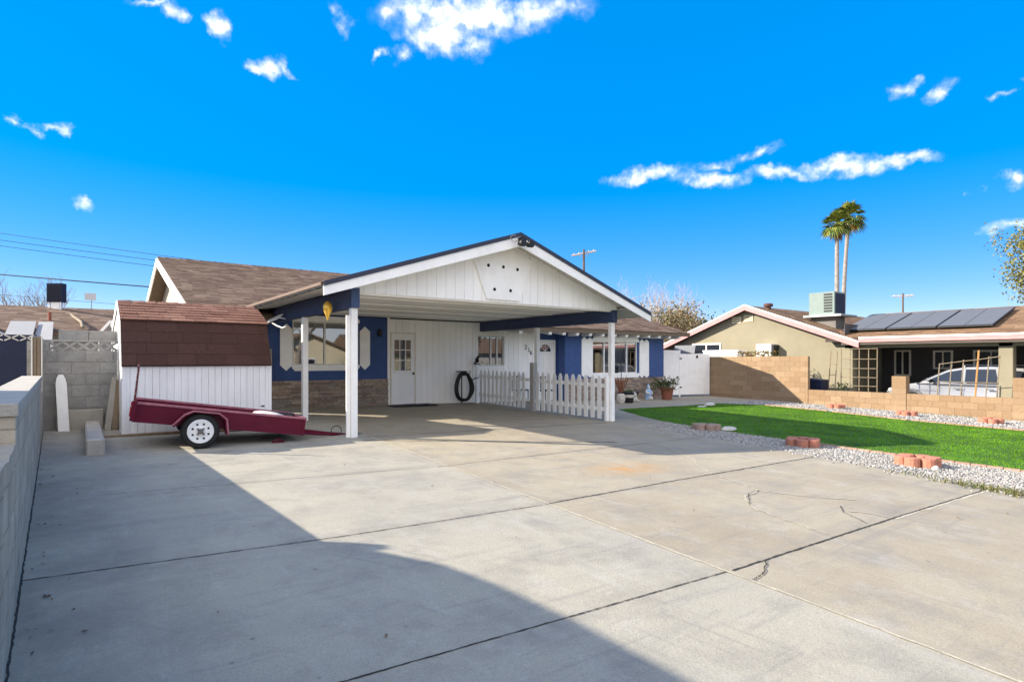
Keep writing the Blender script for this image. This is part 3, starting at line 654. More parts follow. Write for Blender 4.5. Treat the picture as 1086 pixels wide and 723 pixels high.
CURTD = mat('dim_curtain', (.20, .18, .16), .9, .1, 8)
window(*LW, YF, [5.22], curtains=[(4.4, 5.25, CURTD)])
window(*WW, YW, [15.28, 16.48], frame_m=WHITE, curtains=[(15.3, 16.5, CURT), (16.5, 16.75, CURT)], bars=[(14.7, 15.26, 1.95), (15.3, 17.0, 2.0)])
window(10.06, 11.08, 1.28, 2.24, YF, [10.58, 10.82], curtains=[(10.1, 10.6, CURTD)])
# window trim
mb = MB(); mb.prism([(4.36, YF - .035, 2.48), (6.17, YF - .035, 2.48), (6.17, YF - .035, 2.56), (6.09, YF - .035, 2.63), (4.44, YF - .035, 2.63), (4.36, YF - .035, 2.56)], (0, .033, 0)); build(mb, 'window_head', WHITE, HOUSE); mb = MB()
mb.prism([(4.36, YF - .035, 1.34), (6.17, YF - .035, 1.34), (6.17, YF - .035, 1.27), (6.09, YF - .035, 1.19), (4.44, YF - .035, 1.19), (4.36, YF - .035, 1.27)], (0, .033, 0)); build(mb, 'window_sill', WHITE, HOUSE)
mb = MB(); mb.prism([(14.66, YW - .04, 2.14), (17.1, YW - .04, 2.14), (17.1, YW - .04, 2.24), (16.98, YW - .04, 2.31), (14.78, YW - .04, 2.31), (14.66, YW - .04, 2.24)], (0, .038, 0)); build(mb, 'window_head', WHITE, HOUSE); mb = MB(); mb.prism([(14.66, YW - .06, .97), (17.1, YW - .06, .97), (17.1, YW - .06, .86), (17.03, YW - .06, .81), (14.73, YW - .06, .81), (14.66, YW - .06, .86)], (0, .058, 0)); build(mb, 'window_sill', WHITE, HOUSE)
mb = MB(); mb.box(9.98, 10.058, YF - .03, YF - .002, 1.2, 2.32); mb.box(11.082, 11.16, YF - .03, YF - .002, 1.2, 2.32); mb.box(10.058, 11.082, YF - .03, YF - .002, 2.243, 2.32); mb.box(10.058, 11.082, YF - .04, YF - .002, 1.2, 1.277); build(mb, 'window_trim', WHITE, HOUSE)
# shutters
def shutter1(x0, x1, z0, z1):
    c = (x0 + x1) / 2; h = .14
    return build(MB().prism([(x0, YF - .03, z0 + h), (c, YF - .03, z0), (x1, YF - .03, z0 + h), (x1, YF - .03, z1 - h), (c, YF - .03, z1), (x0, YF - .03, z1 - h)], (0, .028, 0)), 'shutter', WHITE, HOUSE)
shutter1(4.07, 4.37, 1.2, 2.4); shutter1(6.18, 6.47, 1.2, 2.4)
def shutter2(x0, x1, z0, z1):
    mb = MB(); n = 2; wd = (x1 - x0) / n; h = .09
    for k in range(n):
        a, b = x0 + k * wd + .002, x0 + (k + 1) * wd - .002; c = (a + b) / 2
        mb.prism([(a, YW - .035, z0 + h), (c, YW - .035, z0), (b, YW - .035, z0 + h), (b, YW - .035, z1 - h), (c, YW - .035, z1), (a, YW - .035, z1 - h)], (0, .033, 0))
    return build(mb, 'shutter', WHITE, HOUSE)
shutter2(14.12, 14.655, .84, 2.28); shutter2(17.14, 17.68, .78, 2.26)
# wall lamp beside the back door, outlet covers
mb = MB(); mb.lathe((6.75, YF - .06, 2.14), [(.05, 0), (.06, .03), (.06, .15), (.04, .19)], 12); mb.box(6.71, 6.79, YF - .03, YF, 2.15, 2.3); build(mb, 'wall_lamp', BLACK, HOUSE)
mb = MB(); mb.box(9.72, 9.79, YF - .02, YF, 1.02, 1.14); build(mb, 'outlet_cover', mat('outlet_grey', (.5, .5, .5), .5), HOUSE)
# house number
for ch, x, z in (('2', 11.93, 1.83), ('1', 12.06, 1.74), ('6', 12.15, 1.65)):
    cu = bpy.data.curves.new('house_number', 'FONT'); cu.body = ch; cu.size = .21; cu.extrude = .006; cu.materials.append(BLACK)
    tmp = bpy.data.objects.new('digit_curve', cu); C.objects.link(tmp); bpy.context.view_layer.update()
    me = bpy.data.meshes.new_from_object(tmp.evaluated_get(bpy.context.evaluated_depsgraph_get())); bpy.data.objects.remove(tmp)
    o = bpy.data.objects.new('house_number', me); C.objects.link(o); o.parent = HOUSE; o.location = Vector((x, YF - .012, z)) - ORG[HOUSE.name]; o.rotation_euler = (rad(90), 0, 0)
# main roof
EY, EZ, RY, RZ = 14.45, 2.52, 21.6, 4.72
sl = Vector((0, RY - EY, RZ - EZ)); sln = sl.length; slu = sl.normalized()
X0, X1 = 1.98, 19.62
def roof_slab(mb, a, b, c, d_, th):
    e = Vector((0, 0, -th)); P = [Vector(p) for p in (a, b, c, d_)]
    return mb.hexa([p + e for p in P] + P)
YM = 15.5; ZM = EZ + (YM - EY) * .3077; XA, XB = 3.7, 10.34
mb = MB(); roof_slab(mb, (X0, EY, EZ), (XA, EY, EZ), (XA, YM, ZM), (X0, YM, ZM), .13); roof_slab(mb, (XB, EY, EZ), (X1, EY, EZ), (X1, YM, ZM), (XB, YM, ZM), .13)
roof_slab(mb, (X0, YM, ZM), (X1, YM, ZM), (X1, RY, RZ), (X0, RY, RZ), .13)
roof_slab(mb, (X0, RY, RZ), (X1, RY, RZ), (X1, 28.75, EZ), (X0, 28.75, EZ), .13)
rf = build(mb, 'roof', mat('roof_deck', (.16, .12, .085), .9, .2, 20), HOUSE)
mb = MB(); e0 = (YM - EY) / slu.y
shingles(mb, (X0, EY - .02, EZ + .012), (1, 0, 0), slu, XA - X0, e0); shingles(mb, (XB, EY - .02, EZ + .012), (1, 0, 0), slu, X1 - XB, e0)
shingles(mb, (X0, YM - .02, ZM + .012), (1, 0, 0), slu, X1 - X0, sln - e0)
shingles(mb, (X1, 28.77, EZ + .012), (-1, 0, 0), Vector((0, -(28.75 - RY), RZ - EZ)), X1 - X0, 7.4, .3, .9)
for k in range(int((X1 - X0) / .2)): mb.hexa([(X0 + k * .2, RY - .13, RZ - .02), (X0 + k * .2 + .19, RY - .13, RZ - .02), (X0 + k * .2 + .19, RY + .13, RZ - .02), (X0 + k * .2, RY + .13, RZ - .02), (X0 + k * .2, RY - .02, RZ + .05), (X0 + k * .2 + .19, RY - .02, RZ + .035), (X0 + k * .2 + .19, RY + .02, RZ + .035), (X0 + k * .2, RY + .02, RZ + .05)])
build(mb, 'shingles', SHING, rf)
mb = MB()
for xx, yy in ((X0 - .04, 0), ):
    mb.hexa([(xx, EY, EZ - .26), (xx + .035, EY, EZ - .26), (xx + .035, RY, RZ - .26), (xx, RY, RZ - .26), (xx, EY, EZ - .01), (xx + .035, EY, EZ - .01), (xx + .035, RY, RZ - .01), (xx, RY, RZ - .01)])
    mb.hexa([(xx, RY, RZ - .26), (xx + .035, RY, RZ - .26), (xx + .035, 28.75, EZ - .26), (xx, 28.75, EZ - .26), (xx, RY, RZ - .01), (xx + .035, RY, RZ - .01), (xx + .035, 28.75, EZ - .01), (xx, 28.75, EZ - .01)])
build(mb, 'bargeboard', WHITE, HOUSE)
mb = MB(); mb.hexa([(X1, EY, EZ - .15), (X1 + .03, EY, EZ - .15), (X1 + .03, RY, RZ - .15), (X1, RY, RZ - .15), (X1, EY, EZ), (X1 + .03, EY, EZ), (X1 + .03, RY, RZ), (X1, RY, RZ)]); build(mb, 'bargeboard', mat('brown_trim', (.16, .11, .08), .8), HOUSE)
# rafter tails under the eave
x = 11.05; tails = []
while x < X1 - .2:
    yb = YW if x > 13.4 else YF
    m_ = .31
    zf = lambda y: EZ - .135 + (y - EY) * .3077
    RW = .13
    build(MB().hexa([(x, EY + .05, zf(EY + .05) - .10), (x + RW, EY + .05, zf(EY + .05) - .10), (x + RW, yb - .002, zf(yb) - .24), (x, yb - .002, zf(yb) - .24), (x, EY + .02, zf(EY + .02)), (x + RW, EY + .02, zf(EY + .02)), (x + RW, yb - .002, zf(yb)), (x, yb - .002, zf(yb))]), 'rafter_tail', WHITE, HOUSE)
    x += .61
# carport
CX0, CX1, CRX, CFY, CRZ = 3.1, 10.96, 7.03, 9.2, 3.98
CEL, CER = 2.70, 2.58
GY = 9.65
mtop = lambda z: EY + (z - EZ) / .3077
for sx in (0, 1):
    xe = CX0 if sx == 0 else CX1; CEZ = CEL if sx == 0 else CER
    a, b, c, e = (xe, CFY, CEZ), (CRX, CFY, CRZ), (CRX, mtop(CRZ) + .1, CRZ), (xe, mtop(CEZ) + .1, CEZ)
    mb = MB(); roof_slab(mb, *((a, b, c, e) if sx == 0 else (b, a, e, c)), .07)
    crf = build(mb, 'carport_roof', SOFFIT, HOUSE)
    v = Vector((CRX - xe, 0, CRZ - CEZ)); mb = MB()
    y0 = CFY - .03
    if sx == 0: shingles(mb, (xe - .02, mtop(CRZ) + .1, CEZ + .01), (0, -1, 0), v, mtop(CRZ) + .1 - y0, v.length, clip=lambda t: (max(0, (mtop(CRZ) - mtop(CEZ)) * (1 - t / v.length)), 99))
    else: shingles(mb, (xe + .02, y0, CEZ + .01), (0, 1, 0), v, mtop(CRZ) + .1 - y0, v.length, clip=lambda t: (0, mtop(CEZ) - y0 + (mtop(CRZ) - mtop(CEZ)) * t / v.length))
    build(mb, 'shingles', SHING, crf)
    # drip edge along the rake and white bargeboard below it
    x_in = CRX
    mb = MB(); mb.hexa([(xe, CFY - .05, CEZ - .045), (x_in, CFY - .05, CRZ - .045), (x_in, CFY - .032, CRZ - .045), (xe, CFY - .032, CEZ - .045), (xe, CFY - .05, CEZ + .035), (x_in, CFY - .05, CRZ + .035), (x_in, CFY - .032, CRZ + .035), (xe, CFY - .032, CEZ + .035)])
    build(mb, 'drip_edge', NAVYEDGE, HOUSE)
    mb = MB(); h0 = .15; h1 = .2
    mb.hexa([(xe, CFY - .03, CEZ - h0 - .045), (x_in, CFY - .03, CRZ - h1 - .045), (x_in, CFY, CRZ - h1 - .045), (xe, CFY, CEZ - h0 - .045), (xe, CFY - .03, CEZ - .04), (x_in, CFY - .03, CRZ - .04), (x_in, CFY, CRZ - .04), (xe, CFY, CEZ - .04)])
    build(mb, 'bargeboard', WHITE, HOUSE)
    # soffit planks seam lines under the overhang come from separate boards
    mb = MB(); yy = CFY + .02; s_ = 1 if sx == 0 else -1
    while yy < 14.6:
        y2 = min(yy + .42, 14.7); xi = 3.72 if sx == 0 else 10.32
        ze = CEZ - .05; zi = 2.735 if sx == 0 else 2.70
        mb.hexa([(xe, yy, ze - .02), (xi, yy, zi - .02), (xi, y2 - .012, zi - .02), (xe, y2 - .012, ze - .02), (xe, yy, ze), (xi, yy, zi), (xi, y2 - .012, zi), (xe, y2 - .012, ze)]); yy = y2
    build(mb, 'soffit', SOFFIT, HOUSE)
mb = MB().box(CX0 - .04, CX0 - .012, CFY, 14.9, CEL - .03, CEL + .02); build(mb, 'eave_edge', COPPER, HOUSE)
mb = MB().box(CX1 + .012, CX1 + .05, CFY, 14.75, CER - .06, CER + .03); build(mb, 'eave_edge', COPPER, HOUSE)
CZ = 2.68
mb = MB(); mb.box(3.75, 10.28, GY + .05, YF - .001, CZ, CZ + .03)
for yy in (10.6, 11.8, 13.0, 14.2): mb.box(3.9, 10.1, yy - .03, yy + .03, CZ - .018, CZ + .001)
build(mb, 'ceiling', CEIL, HOUSE)
gt = lambda x: (CEL + (x - CX0) * (CRZ - CEL) / (CRX - CX0) if x < CRX else CER + (CX1 - x) * (CRZ - CER) / (CX1 - CRX)) - .07
mb = MB(); siding(mb, 3.76, 10.3, CZ - .03, 9, GY, .03, .205, .007, (), gt); mb.prism([(3.76, GY + .031, CZ - .02), (10.3, GY + .031, CZ - .02), (10.3, GY + .031, gt(10.3)), (CRX, GY + .031, gt(CRX)), (3.76, GY + .031, gt(3.76))], (0, .02, 0))
build(mb, 'gable_siding', WHITE2, HOUSE)
mb = MB(); mb.box(3.9, 10.16, GY + .052, GY + .11, CZ - .06, CZ - .002); build(mb, 'gable_trim', CEIL, HOUSE)
# tapering white board with five holes
pz = [(6.28, 3.62), (7.08, 3.86), (7.62, 3.55), (7.28, 2.72), (6.62, 2.72)]
mb = MB().prism([(px, GY - .05, z) for px, z in ((6.18, 3.53), (7.03, 3.80), (7.68, 3.56), (7.35, 2.70), (6.52, 2.70))], (0, .048, 0)); pn = build(mb, 'gable_board', WHITE, HOUSE)
for (px, z) in ((6.55, 3.37), (6.92, 3.37), (7.28, 3.35), (6.70, 2.90), (7.10, 2.90)):
    build(MB().lathe((px, GY - .054, z), [(.034, 0), (.034, .004)], 14, 'y'), 'hole', DARK, pn)
# floodlight at the peak
mb = MB(); mb.box(6.97, 7.1, CFY - .13, CFY - .03, 3.82, 3.9)
for s_ in (-1, 1): mb.lathe((7.03 + s_ * .1, CFY - .2, 3.76), [(.03, .1), (.05, .06), (.075, -.06), (.07, -.07)], 12, 'y')
fl = build(mb, 'floodlight', BLACK, HOUSE, True)
build(MB().tube([(6.95, CFY - .06, 3.84), (6.82, CFY - .07, 3.8), (6.74, CFY - .07, 3.86), (6.8, CFY - .06, 3.92), (6.9, CFY - .05, 3.93)], .008, 5), 'wire', mat('grey_wire', (.4, .38, .35), .7), fl)
# beams
mb = MB(); mb.prism([(3.72, GY + .001, 2.38), (3.87, GY + .001, 2.38), (3.87, GY + .001, 2.66), (3.72, GY + .001, 2.70)], (0, YF - GY - .003, 0)); build(mb, 'beam', BLUEW, HOUSE)
mb = MB(); mb.box(3.73, 3.88, GY - .02, GY - .001, 2.38, 2.72); build(mb, 'beam_end', mat('blue_beam_end', (.05, .085, .19), .6, .06, 4), HOUSE)
mb = MB(); mb.box(10.14, 10.29, GY + .001, YF - .003, 2.37, 2.66); build(mb, 'beam', BLUEW, HOUSE)
mb = MB(); mb.box(10.14, 10.29, GY - .02, GY - .001, 2.37, 2.66); build(mb, 'beam_end', BLUEW, HOUSE)
# posts
for (x, y, ztop) in ((3.75, 9.68, 2.378), (3.75, 12.4, 2.378), (10.15, 9.68, 2.368), (10.15, 12.5, 2.368)):
    build(MB().bbox(x, x + .115, y, y + .115, gz(x, y) + .004, ztop, .006), 'post', WHITE, HOUSE)
build(MB().bbox(3.68, 3.745, 9.72, 9.76, gz(3.7, 9.7) + .004, 2.25, .004), 'downpipe', WHITE, HOUSE)

# golden balloon ornament hanging on the blue beam; tangled white cable
t = thing('hanging_ornament', (3.63, 10.42, 2.25), 'small golden balloon-shaped ornament hanging on the blue carport beam', 'ornament')
build(MB().lathe((3.58, 10.38, 2.36), [(.012, -.17), (.02, -.13), (.03, -.1), (.07, 0), (.085, .07), (.07, .13), (.03, .165), (.01, .18)], 14), 'balloon', GOLD, t, True)
build(MB().tube([(3.58, 10.38, 2.53), (3.63, 10.4, 2.64), (3.72, 10.42, 2.67)], .006, 5), 'hook', BLACK, t)
mb = MB()
mb.tube([(3.5, 14.6, 2.32), (3.55, 14.3, 2.4), (3.68, 13.9, 2.5), (3.66, 13.6, 2.5), (3.6, 13.8, 2.42), (3.52, 14.2, 2.36), (3.46, 14.6, 2.33)], .018, 6)
mb.tube([(3.5, 14.6, 2.32), (3.56, 14.2, 2.36), (3.62, 13.9, 2.26), (3.66, 13.6, 2.2), (3.68, 13.4, 2.22)], .016, 6)
mb.tube([(3.5, 14.5, 2.33), (3.6, 13.9, 2.46), (3.69, 13.5, 2.4)], .014, 6)
tag(build(mb, 'cable_coil', WHITEP, smooth=True), 'tangled loop of white cable dangling under the eave corner above the shed', 'cable')

# ------------------------------------------------------------------ things at the carport
t = thing('doormat', (7.45, 14.9, .18), 'black rubber doormat on concrete before the carport door', 'doormat')
mb = MB(); zz = gz(7.45, 14.85)
mb.bbox(6.85, 8.2, 14.55, 15.15, zz + .005, zz + .03, .01); build(mb, 'mat', RUBBER, t)
mb = MB()
for k in range(20): mb.box(6.93 + k * .062, 6.93 + k * .062 + .03, 14.62, 15.08, zz + .03, zz + .037)
build(mb, 'rib', BLACK, t)
t = thing('garden_hose', (9.38, 15.1, .15), 'coiled black garden hose hung on a metal stand against white siding', 'hose')
mb = MB()
for k in range(9):
    rx, rz_ = .27 + .012 * (k % 4) + R.uniform(-.015, .015), .42 + R.uniform(-.04, .03); cx, cz = 9.38 + R.uniform(-.02, .02), .66 + R.uniform(-.02, .02)
    pts = [(cx + rx * math.sin(a) * (1 - .15 * math.cos(a)), 15.13 - k * .018, cz + rz_ * math.cos(a)) for a in [2 * math.pi * j / 28 for j in range(29)]]
    mb.tube(pts, .017, 6, False)
mb.tube([(9.55, 15.0, .8), (9.7, 14.98, .9), (9.86, 15.0, .93)], .016, 6)
build(mb, 'hose_coil', HOSE, t, True)
mb = MB(); mb.tube([(9.38, 15.2, gz(9.38, 15.2)), (9.38, 15.2, 1.12)], .018, 8); mb.tube([(9.2, 15.2, 1.12), (9.56, 15.2, 1.12)], .018, 8); mb.tube([(9.38, 15.22, 1.0), (9.38, 14.98, 1.02)], .018, 8)
build(mb, 'stand', BLACK, t, True)
# picket fence
t = thing('picket_fence', (10.1, 12.5, .1), 'low white picket fence with grey sleeves closing the carport side', 'fence')
fx = lambda y: 10.06 - (y - 9.8) * .028
def pk(y, h=1.0):
    x = fx(y); z0 = gz(x, y) + .05; w_ = .064
    mb = MB().prism([(x - .02, y - w_, z0), (x - .02, y + w_, z0), (x - .02, y + w_, z0 + h - .09), (x - .02, y + .02, z0 + h), (x - .02, y - .02, z0 + h), (x - .02, y - w_, z0 + h - .09)], (.022, 0, 0))
    mb.xf(Matrix.Translation((x, y, z0)) @ Matrix.Rotation(R.uniform(-.012, .012), 4, 'X') @ Matrix.Translation((-x, -y, -z0)))
    return build(mb, 'picket', FENCEW, t)
for k in range(11): pk(9.98 + k * .228, 1.03)
for k in range(11): pk(12.86 + k * .205, 1.0)
for (ya, yb) in ((9.8, 12.44), (12.66, 15.05)):
    for z in (.24, .8):
        mb = MB().hexa([(fx(ya) + .004, ya, gz(fx(ya), ya) + z), (fx(ya) + .04, ya, gz(fx(ya), ya) + z), (fx(yb) + .04, yb, gz(fx(yb), yb) + z), (fx(yb) + .004, yb, gz(fx(yb), yb) + z)] + [(fx(ya) + .004, ya, gz(fx(ya), ya) + z + .09), (fx(ya) + .04, ya, gz(fx(ya), ya) + z + .09), (fx(yb) + .04, yb, gz(fx(yb), yb) + z + .09), (fx(yb) + .004, yb, gz(fx(yb), yb) + z + .09)])
        build(mb, 'rail', FENCEW, t)
SLEEVE = mat('grey_sleeve', (.42, .40, .37), .8, .1, 6, .1, 40)
build(MB().bbox(9.99, 10.14, 12.46, 12.62, gz(10, 12.5), 1.40, .008), 'post', SLEEVE, t)
build(MB().bbox(9.86, 9.96, 15.1, 15.2, gz(10, 15), 1.33, .008), 'post', FENCEW, t)
build(MB().bbox(10.04, 10.13, 9.74, 9.81, gz(10, 9.7) + .01, 1.1, .006), 'post', FENCEW, t)
# bird figure on the far fence post
mb = MB(); mb.blob((9.91, 15.15, 1.45), (.05, .09, .075), 10, 8); mb.blob((9.91, 15.1, 1.56), (.035, .045, .04), 10, 6)
mb.tube([(9.91, 15.07, 1.56), (9.91, 15.0, 1.545)], [.016, .002], 6); mb.tube([(9.91, 15.22, 1.42), (9.91, 15.32, 1.35)], [.035, .012], 6); mb.tube([(9.9, 15.15, 1.48), (9.91, 15.1, 1.55)], [.06, .035], 8); mb.box(9.84, 9.98, 15.08, 15.24, 1.331, 1.36)
tag(build(mb, 'bird_figurine', BLACK, smooth=True), 'black crow figurine perched on the far post of the picket fence', 'figurine')

# ------------------------------------------------------------------ porch clutter before the wing
def pot_plant(x, y, name, label):
    z = gz(x, y) + .005; t = thing(name, (x, y, z), label, 'plant')
    build(MB().lathe((x, y, z), [(.17, 0), (.245, .4), (.28, .4), (.28, .47), (.245, .47), (.225, .43)], 22), 'pot', TERRA, t, True)
    mb = MB()
    for k in range(420):
        a = R.uniform(0, 6.28); el_ = R.uniform(-.5, 1.2); r = R.uniform(.15, .5)
        c = Vector((x - .12 + r * math.cos(a) * 1.15, y + r * math.sin(a), z + .55 + r * math.sin(el_) * .75))
        s_ = R.uniform(.03, .07); d1 = Vector((R.uniform(-1, 1), R.uniform(-1, 1), R.uniform(-1, .6))).normalized() * s_; d2 = d1.cross(Vector((R.random(), R.random(), R.random()))).normalized() * s_ * .4
        mb.poly([c - d1, c + d2, c + d1, c - d2])
    for k in range(16):
        a = R.uniform(0, 6.28); mb.tube([(x, y, z + .45), (x + .2 * math.cos(a), y + .2 * math.sin(a), z + .7), (x + .4 * math.cos(a), y + .4 * math.sin(a), z + R.uniform(.45, .8))], .006, 4)
    build(mb, 'foliage', PLANTG, t)
    mb = MB()
    for k in range(20):
        a = R.uniform(0, 6.28); c = Vector((x + .3 * math.cos(a), y + .3 * math.sin(a), z + R.uniform(.6, .85))); mb.blob(c, (.03, .03, .025), 6, 4)
    build(mb, 'flower', STONEW, t)
pot_plant(17.9, 14.2, 'potted_plant', 'terracotta pot with trailing dark green plant at the blue house corner')
x, y = 17.0, 14.35; z = gz(x, y)
sc_ = lambda m_: m_.xf(Matrix.Translation((x, y, z)) @ Matrix.Scale(.72, 4) @ Matrix.Translation((-x, -y, -z)))
t = thing('garden_statue', (x, y, z), 'pale blue and white standing garden statue before the stone wainscot', 'statue')
mb = MB(); mb.lathe((x, y, z), [(.17, 0), (.19, .04), (.16, .1), (.17, .2), (.19, .35), (.16, .5), (.1, .58), (.07, .6)], 18); sc_(mb); build(mb, 'robe', STATUE, t, True)
mb = MB(); mb.blob((x, y - .02, z + .67), (.085, .085, .1), 12, 8); sc_(mb); build(mb, 'head', STONEW, t, True)
mb = MB(); mb.lathe((x, y, z + .66), [(.1, 0), (.09, .06), (.03, .15), (.005, .2)], 12); sc_(mb); build(mb, 'hood', STATUE, t, True)
mb = MB(); mb.blob((x - .07, y - .16, z + .1), (.07, .08, .09), 10, 6); mb.blob((x + .08, y - .16, z + .1), (.07, .08, .09), 10, 6); mb.tube([(x - .17, y, z + .48), (x - .2, y - .1, z + .36), (x - .08, y - .2, z + .34)], [.05, .05, .035], 8); mb.tube([(x + .17, y, z + .48), (x + .2, y - .1, z + .36), (x + .08, y - .2, z + .34)], [.05, .05, .035], 8)
sc_(mb); build(mb, 'arms_and_feet', STONEW, t, True)
x, y = 15.0, 13.85; z = gz(x, y)
t = thing('garden_lantern', (x, y, z), 'black shepherd hook lantern standing beside the carport front post', 'lantern')
build(MB().tube([(x, y, z), (x, y, z + 1.25), (x - .05, y, z + 1.4), (x - .16, y, z + 1.44), (x - .25, y, z + 1.38), (x - .26, y, z + 1.3)], .013, 6), 'pole', BLACK, t, True)
build(MB().lathe((x - .26, y, z + 1.02), [(.06, 0), (.09, .02), (.08, .16), (.11, .2), (.03, .27), (.01, .28)], 10), 'lantern_head', BLACK, t, True)
x, y = 15.1, 13.6; z = gz(x, y)
t = thing('planter_bucket', (x, y, z), 'small black bucket with a pale label on the porch concrete', 'bucket')
build(MB().lathe((x, y, z + .004), [(.15, 0), (.19, .34), (.2, .35), (.19, .36), (.16, .33)], 18), 'bucket', BLACK, t, True)
build(MB().lathe((x, y, z + .19), [(.181, 0), (.186, .1)], 18), 'label', STONEW, t, True)
x, y = 14.55, 13.45; z = gz(x, y)
t = thing('ribbed_pot', (x, y, z), 'white ribbed flower pot with dry reddish stems behind carport post', 'pot')
mb = MB(); mb.lathe((x, y, z + .004), [(.08, 0), (.135, .13), (.125, .30), (.1, .33)], 18)
for k in range(10): a = 2 * math.pi * k / 10; mb.tube([(x + .083 * math.cos(a), y + .083 * math.sin(a), z + .01), (x + .137 * math.cos(a), y + .137 * math.sin(a), z + .14), (x + .125 * math.cos(a), y + .125 * math.sin(a), z + .3)], .016, 6)
build(mb, 'pot', STONEW, t, True)
mb = MB()
for k in range(34):
    a = R.uniform(0, 6.28); r = R.uniform(.05, .26); mb.tube([(x, y, z + .33), (x + r * .6 * math.cos(a), y + r * .6 * math.sin(a), z + .6), (x + r * math.cos(a), y + r * math.sin(a), z + R.uniform(.65, .95))], .009, 4)
build(mb, 'stems', mat('dry_red_stem', (.22, .08, .04), .9, .2, 8), t)
x, y = 15.6, 13.8; z = gz(x, y)
mb = MB(); mb.blob((x, y, z + .12), (.13, .11, .13), 12, 8, .04); mb.blob((x - .05, y - .06, z + .26), (.085, .085, .08), 12, 8, .03); mb.blob((x - .1, y - .04, z + .33), (.025, .025, .05), 6, 5); mb.blob((x - .01, y - .04, z + .33), (.025, .025, .05), 6, 5); mb.blob((x + .09, y - .08, z + .05), (.05, .07, .05), 8, 5)
tag(build(mb, 'animal_statue', STONEW, smooth=True), 'small pale stone animal statue sitting by the black bucket', 'statue')
x, y = 15.9, 14.3; z = gz(x, y)
t = thing('planter_bowl', (x, y, z), 'dark wide planter bowl against the stone below the blue wing window', 'planter')
build(MB().lathe((x, y, z + .004), [(.2, 0), (.34, .3), (.37, .31), (.36, .34), (.3, .32)], 20), 'bowl', BLACK, t, True)
mb = MB()
for k in range(60): a = R.uniform(0, 6.28); r = R.random() * .3; mb.poly([(x + r * math.cos(a) - .02, y + r * math.sin(a), z + .32), (x + r * math.cos(a) + .02, y + r * math.sin(a), z + .32), (x + 1.1 * r * math.cos(a), y + r * math.sin(a), z + R.uniform(.36, .46))])
build(mb, 'foliage', PLANTG, t)
# porch bench things seen through the pickets
for (x, y, lab) in ((11.2, 14.7, 'dark metal patio chair behind pickets under the small window'), (12.0, 14.4, 'dark metal patio chair behind pickets near the front door')):
    z = gz(x, y); t = thing('patio_chair', (x, y, z), lab, 'chair', 'patio chairs behind the fence')
    mb = MB().bbox(x - .24, x + .24, y - .22, y + .24, z + .4, z + .44, .01); build(mb, 'seat', BLACK, t)
    mb = MB()
    for k in range(6): mb.box(x - .22 + k * .08, x - .18 + k * .08, y + .2, y + .225, z + .46, z + .8)
    mb.box(x - .24, x + .24, y + .195, y + .23, z + .8, z + .86); build(mb, 'backrest', BLACK, t)
    for sx in (-.22, .22):
        for sy in (-.2, .2): build(MB().tube([(x + sx, y + sy, z), (x + sx, y + sy, z + .4)], .015, 6), 'leg', BLACK, t)

# ------------------------------------------------------------------ gate and block walls on the right
t = thing('side_gate', (20.5, 15.3, -.1), 'tall white plank side gate between blue house corner and tan block wall', 'gate')
for (xa, xb, zt, nm) in ((18.64, 20.05, 1.86, 'fixed_panel'), (20.13, 22.18, 1.72, 'gate_leaf')):
    mb = MB(); k = xa
    while k < xb - .02:
        kb = min(xb, k + .17); mb.box(k + .003, kb - .003, 15.28, 15.305, gz(k, 15.3) + .08, zt); k = kb
    mb.box(xa, xb, 15.305, 15.34, .3, .4); mb.box(xa, xb, 15.305, 15.34, 1.4, 1.5)
    build(mb, nm, WHITE, t)
build(MB().bbox(20.055, 20.125, 15.27, 15.34, gz(20, 15) , 1.9, .005), 'post', WHITE, t)
mb = MB(); mb.box(21.2, 21.32, 15.262, 15.279, 1.55, 1.66); mb.box(20.06, 20.2, 15.255, 15.27, 1.5, 1.55); mb.box(20.06, 20.2, 15.255, 15.27, .3, .35); build(mb, 'latch', BLACK, t)
t = thing('tan_block_wall', (22.3, 13.2, -.2), 'tall tan block wall running from white gate toward low wall', 'wall')
B, K = block_wall((22.3, 15.32), (22.3, 11.02), lambda s_: gz(22.3, 15.3 if s_ == 0 else 11), 1.61, .16, None, None)
b_ = build(B, 'block', BLOCKTAN, t); b_['kind'] = 'stuff'; b_.name = 'blocks'; build(K, 'mortar', MORTAR, t)
t = thing('low_block_wall', (22.3, 6, -.25), 'low tan block wall with square pillars in front of tan house', 'wall')
B, K = block_wall((22.3, 11.0), (22.3, 1.0), lambda s_: gz(22.3, 11 if s_ == 0 else 1), .34, .16, None, None, start_off=1)
b_ = build(B, 'blocks', BLOCKTAN, t); build(K, 'mortar', MORTAR, t)
for (ya, yb, zt) in ((8.17, 7.74, .92), (4.97, 4.55, .94)):
    mb = MB(); z = zt; k = 0
    while z > -.35: mb.box(22.2, 22.52, yb + .003, ya - .003, max(-.4, z - .195), z); z -= .2
    mb.box(22.206, 22.514, yb + .01, ya - .01, -.4, zt - .01); build(mb, 'pillar', BLOCKTAN, t)

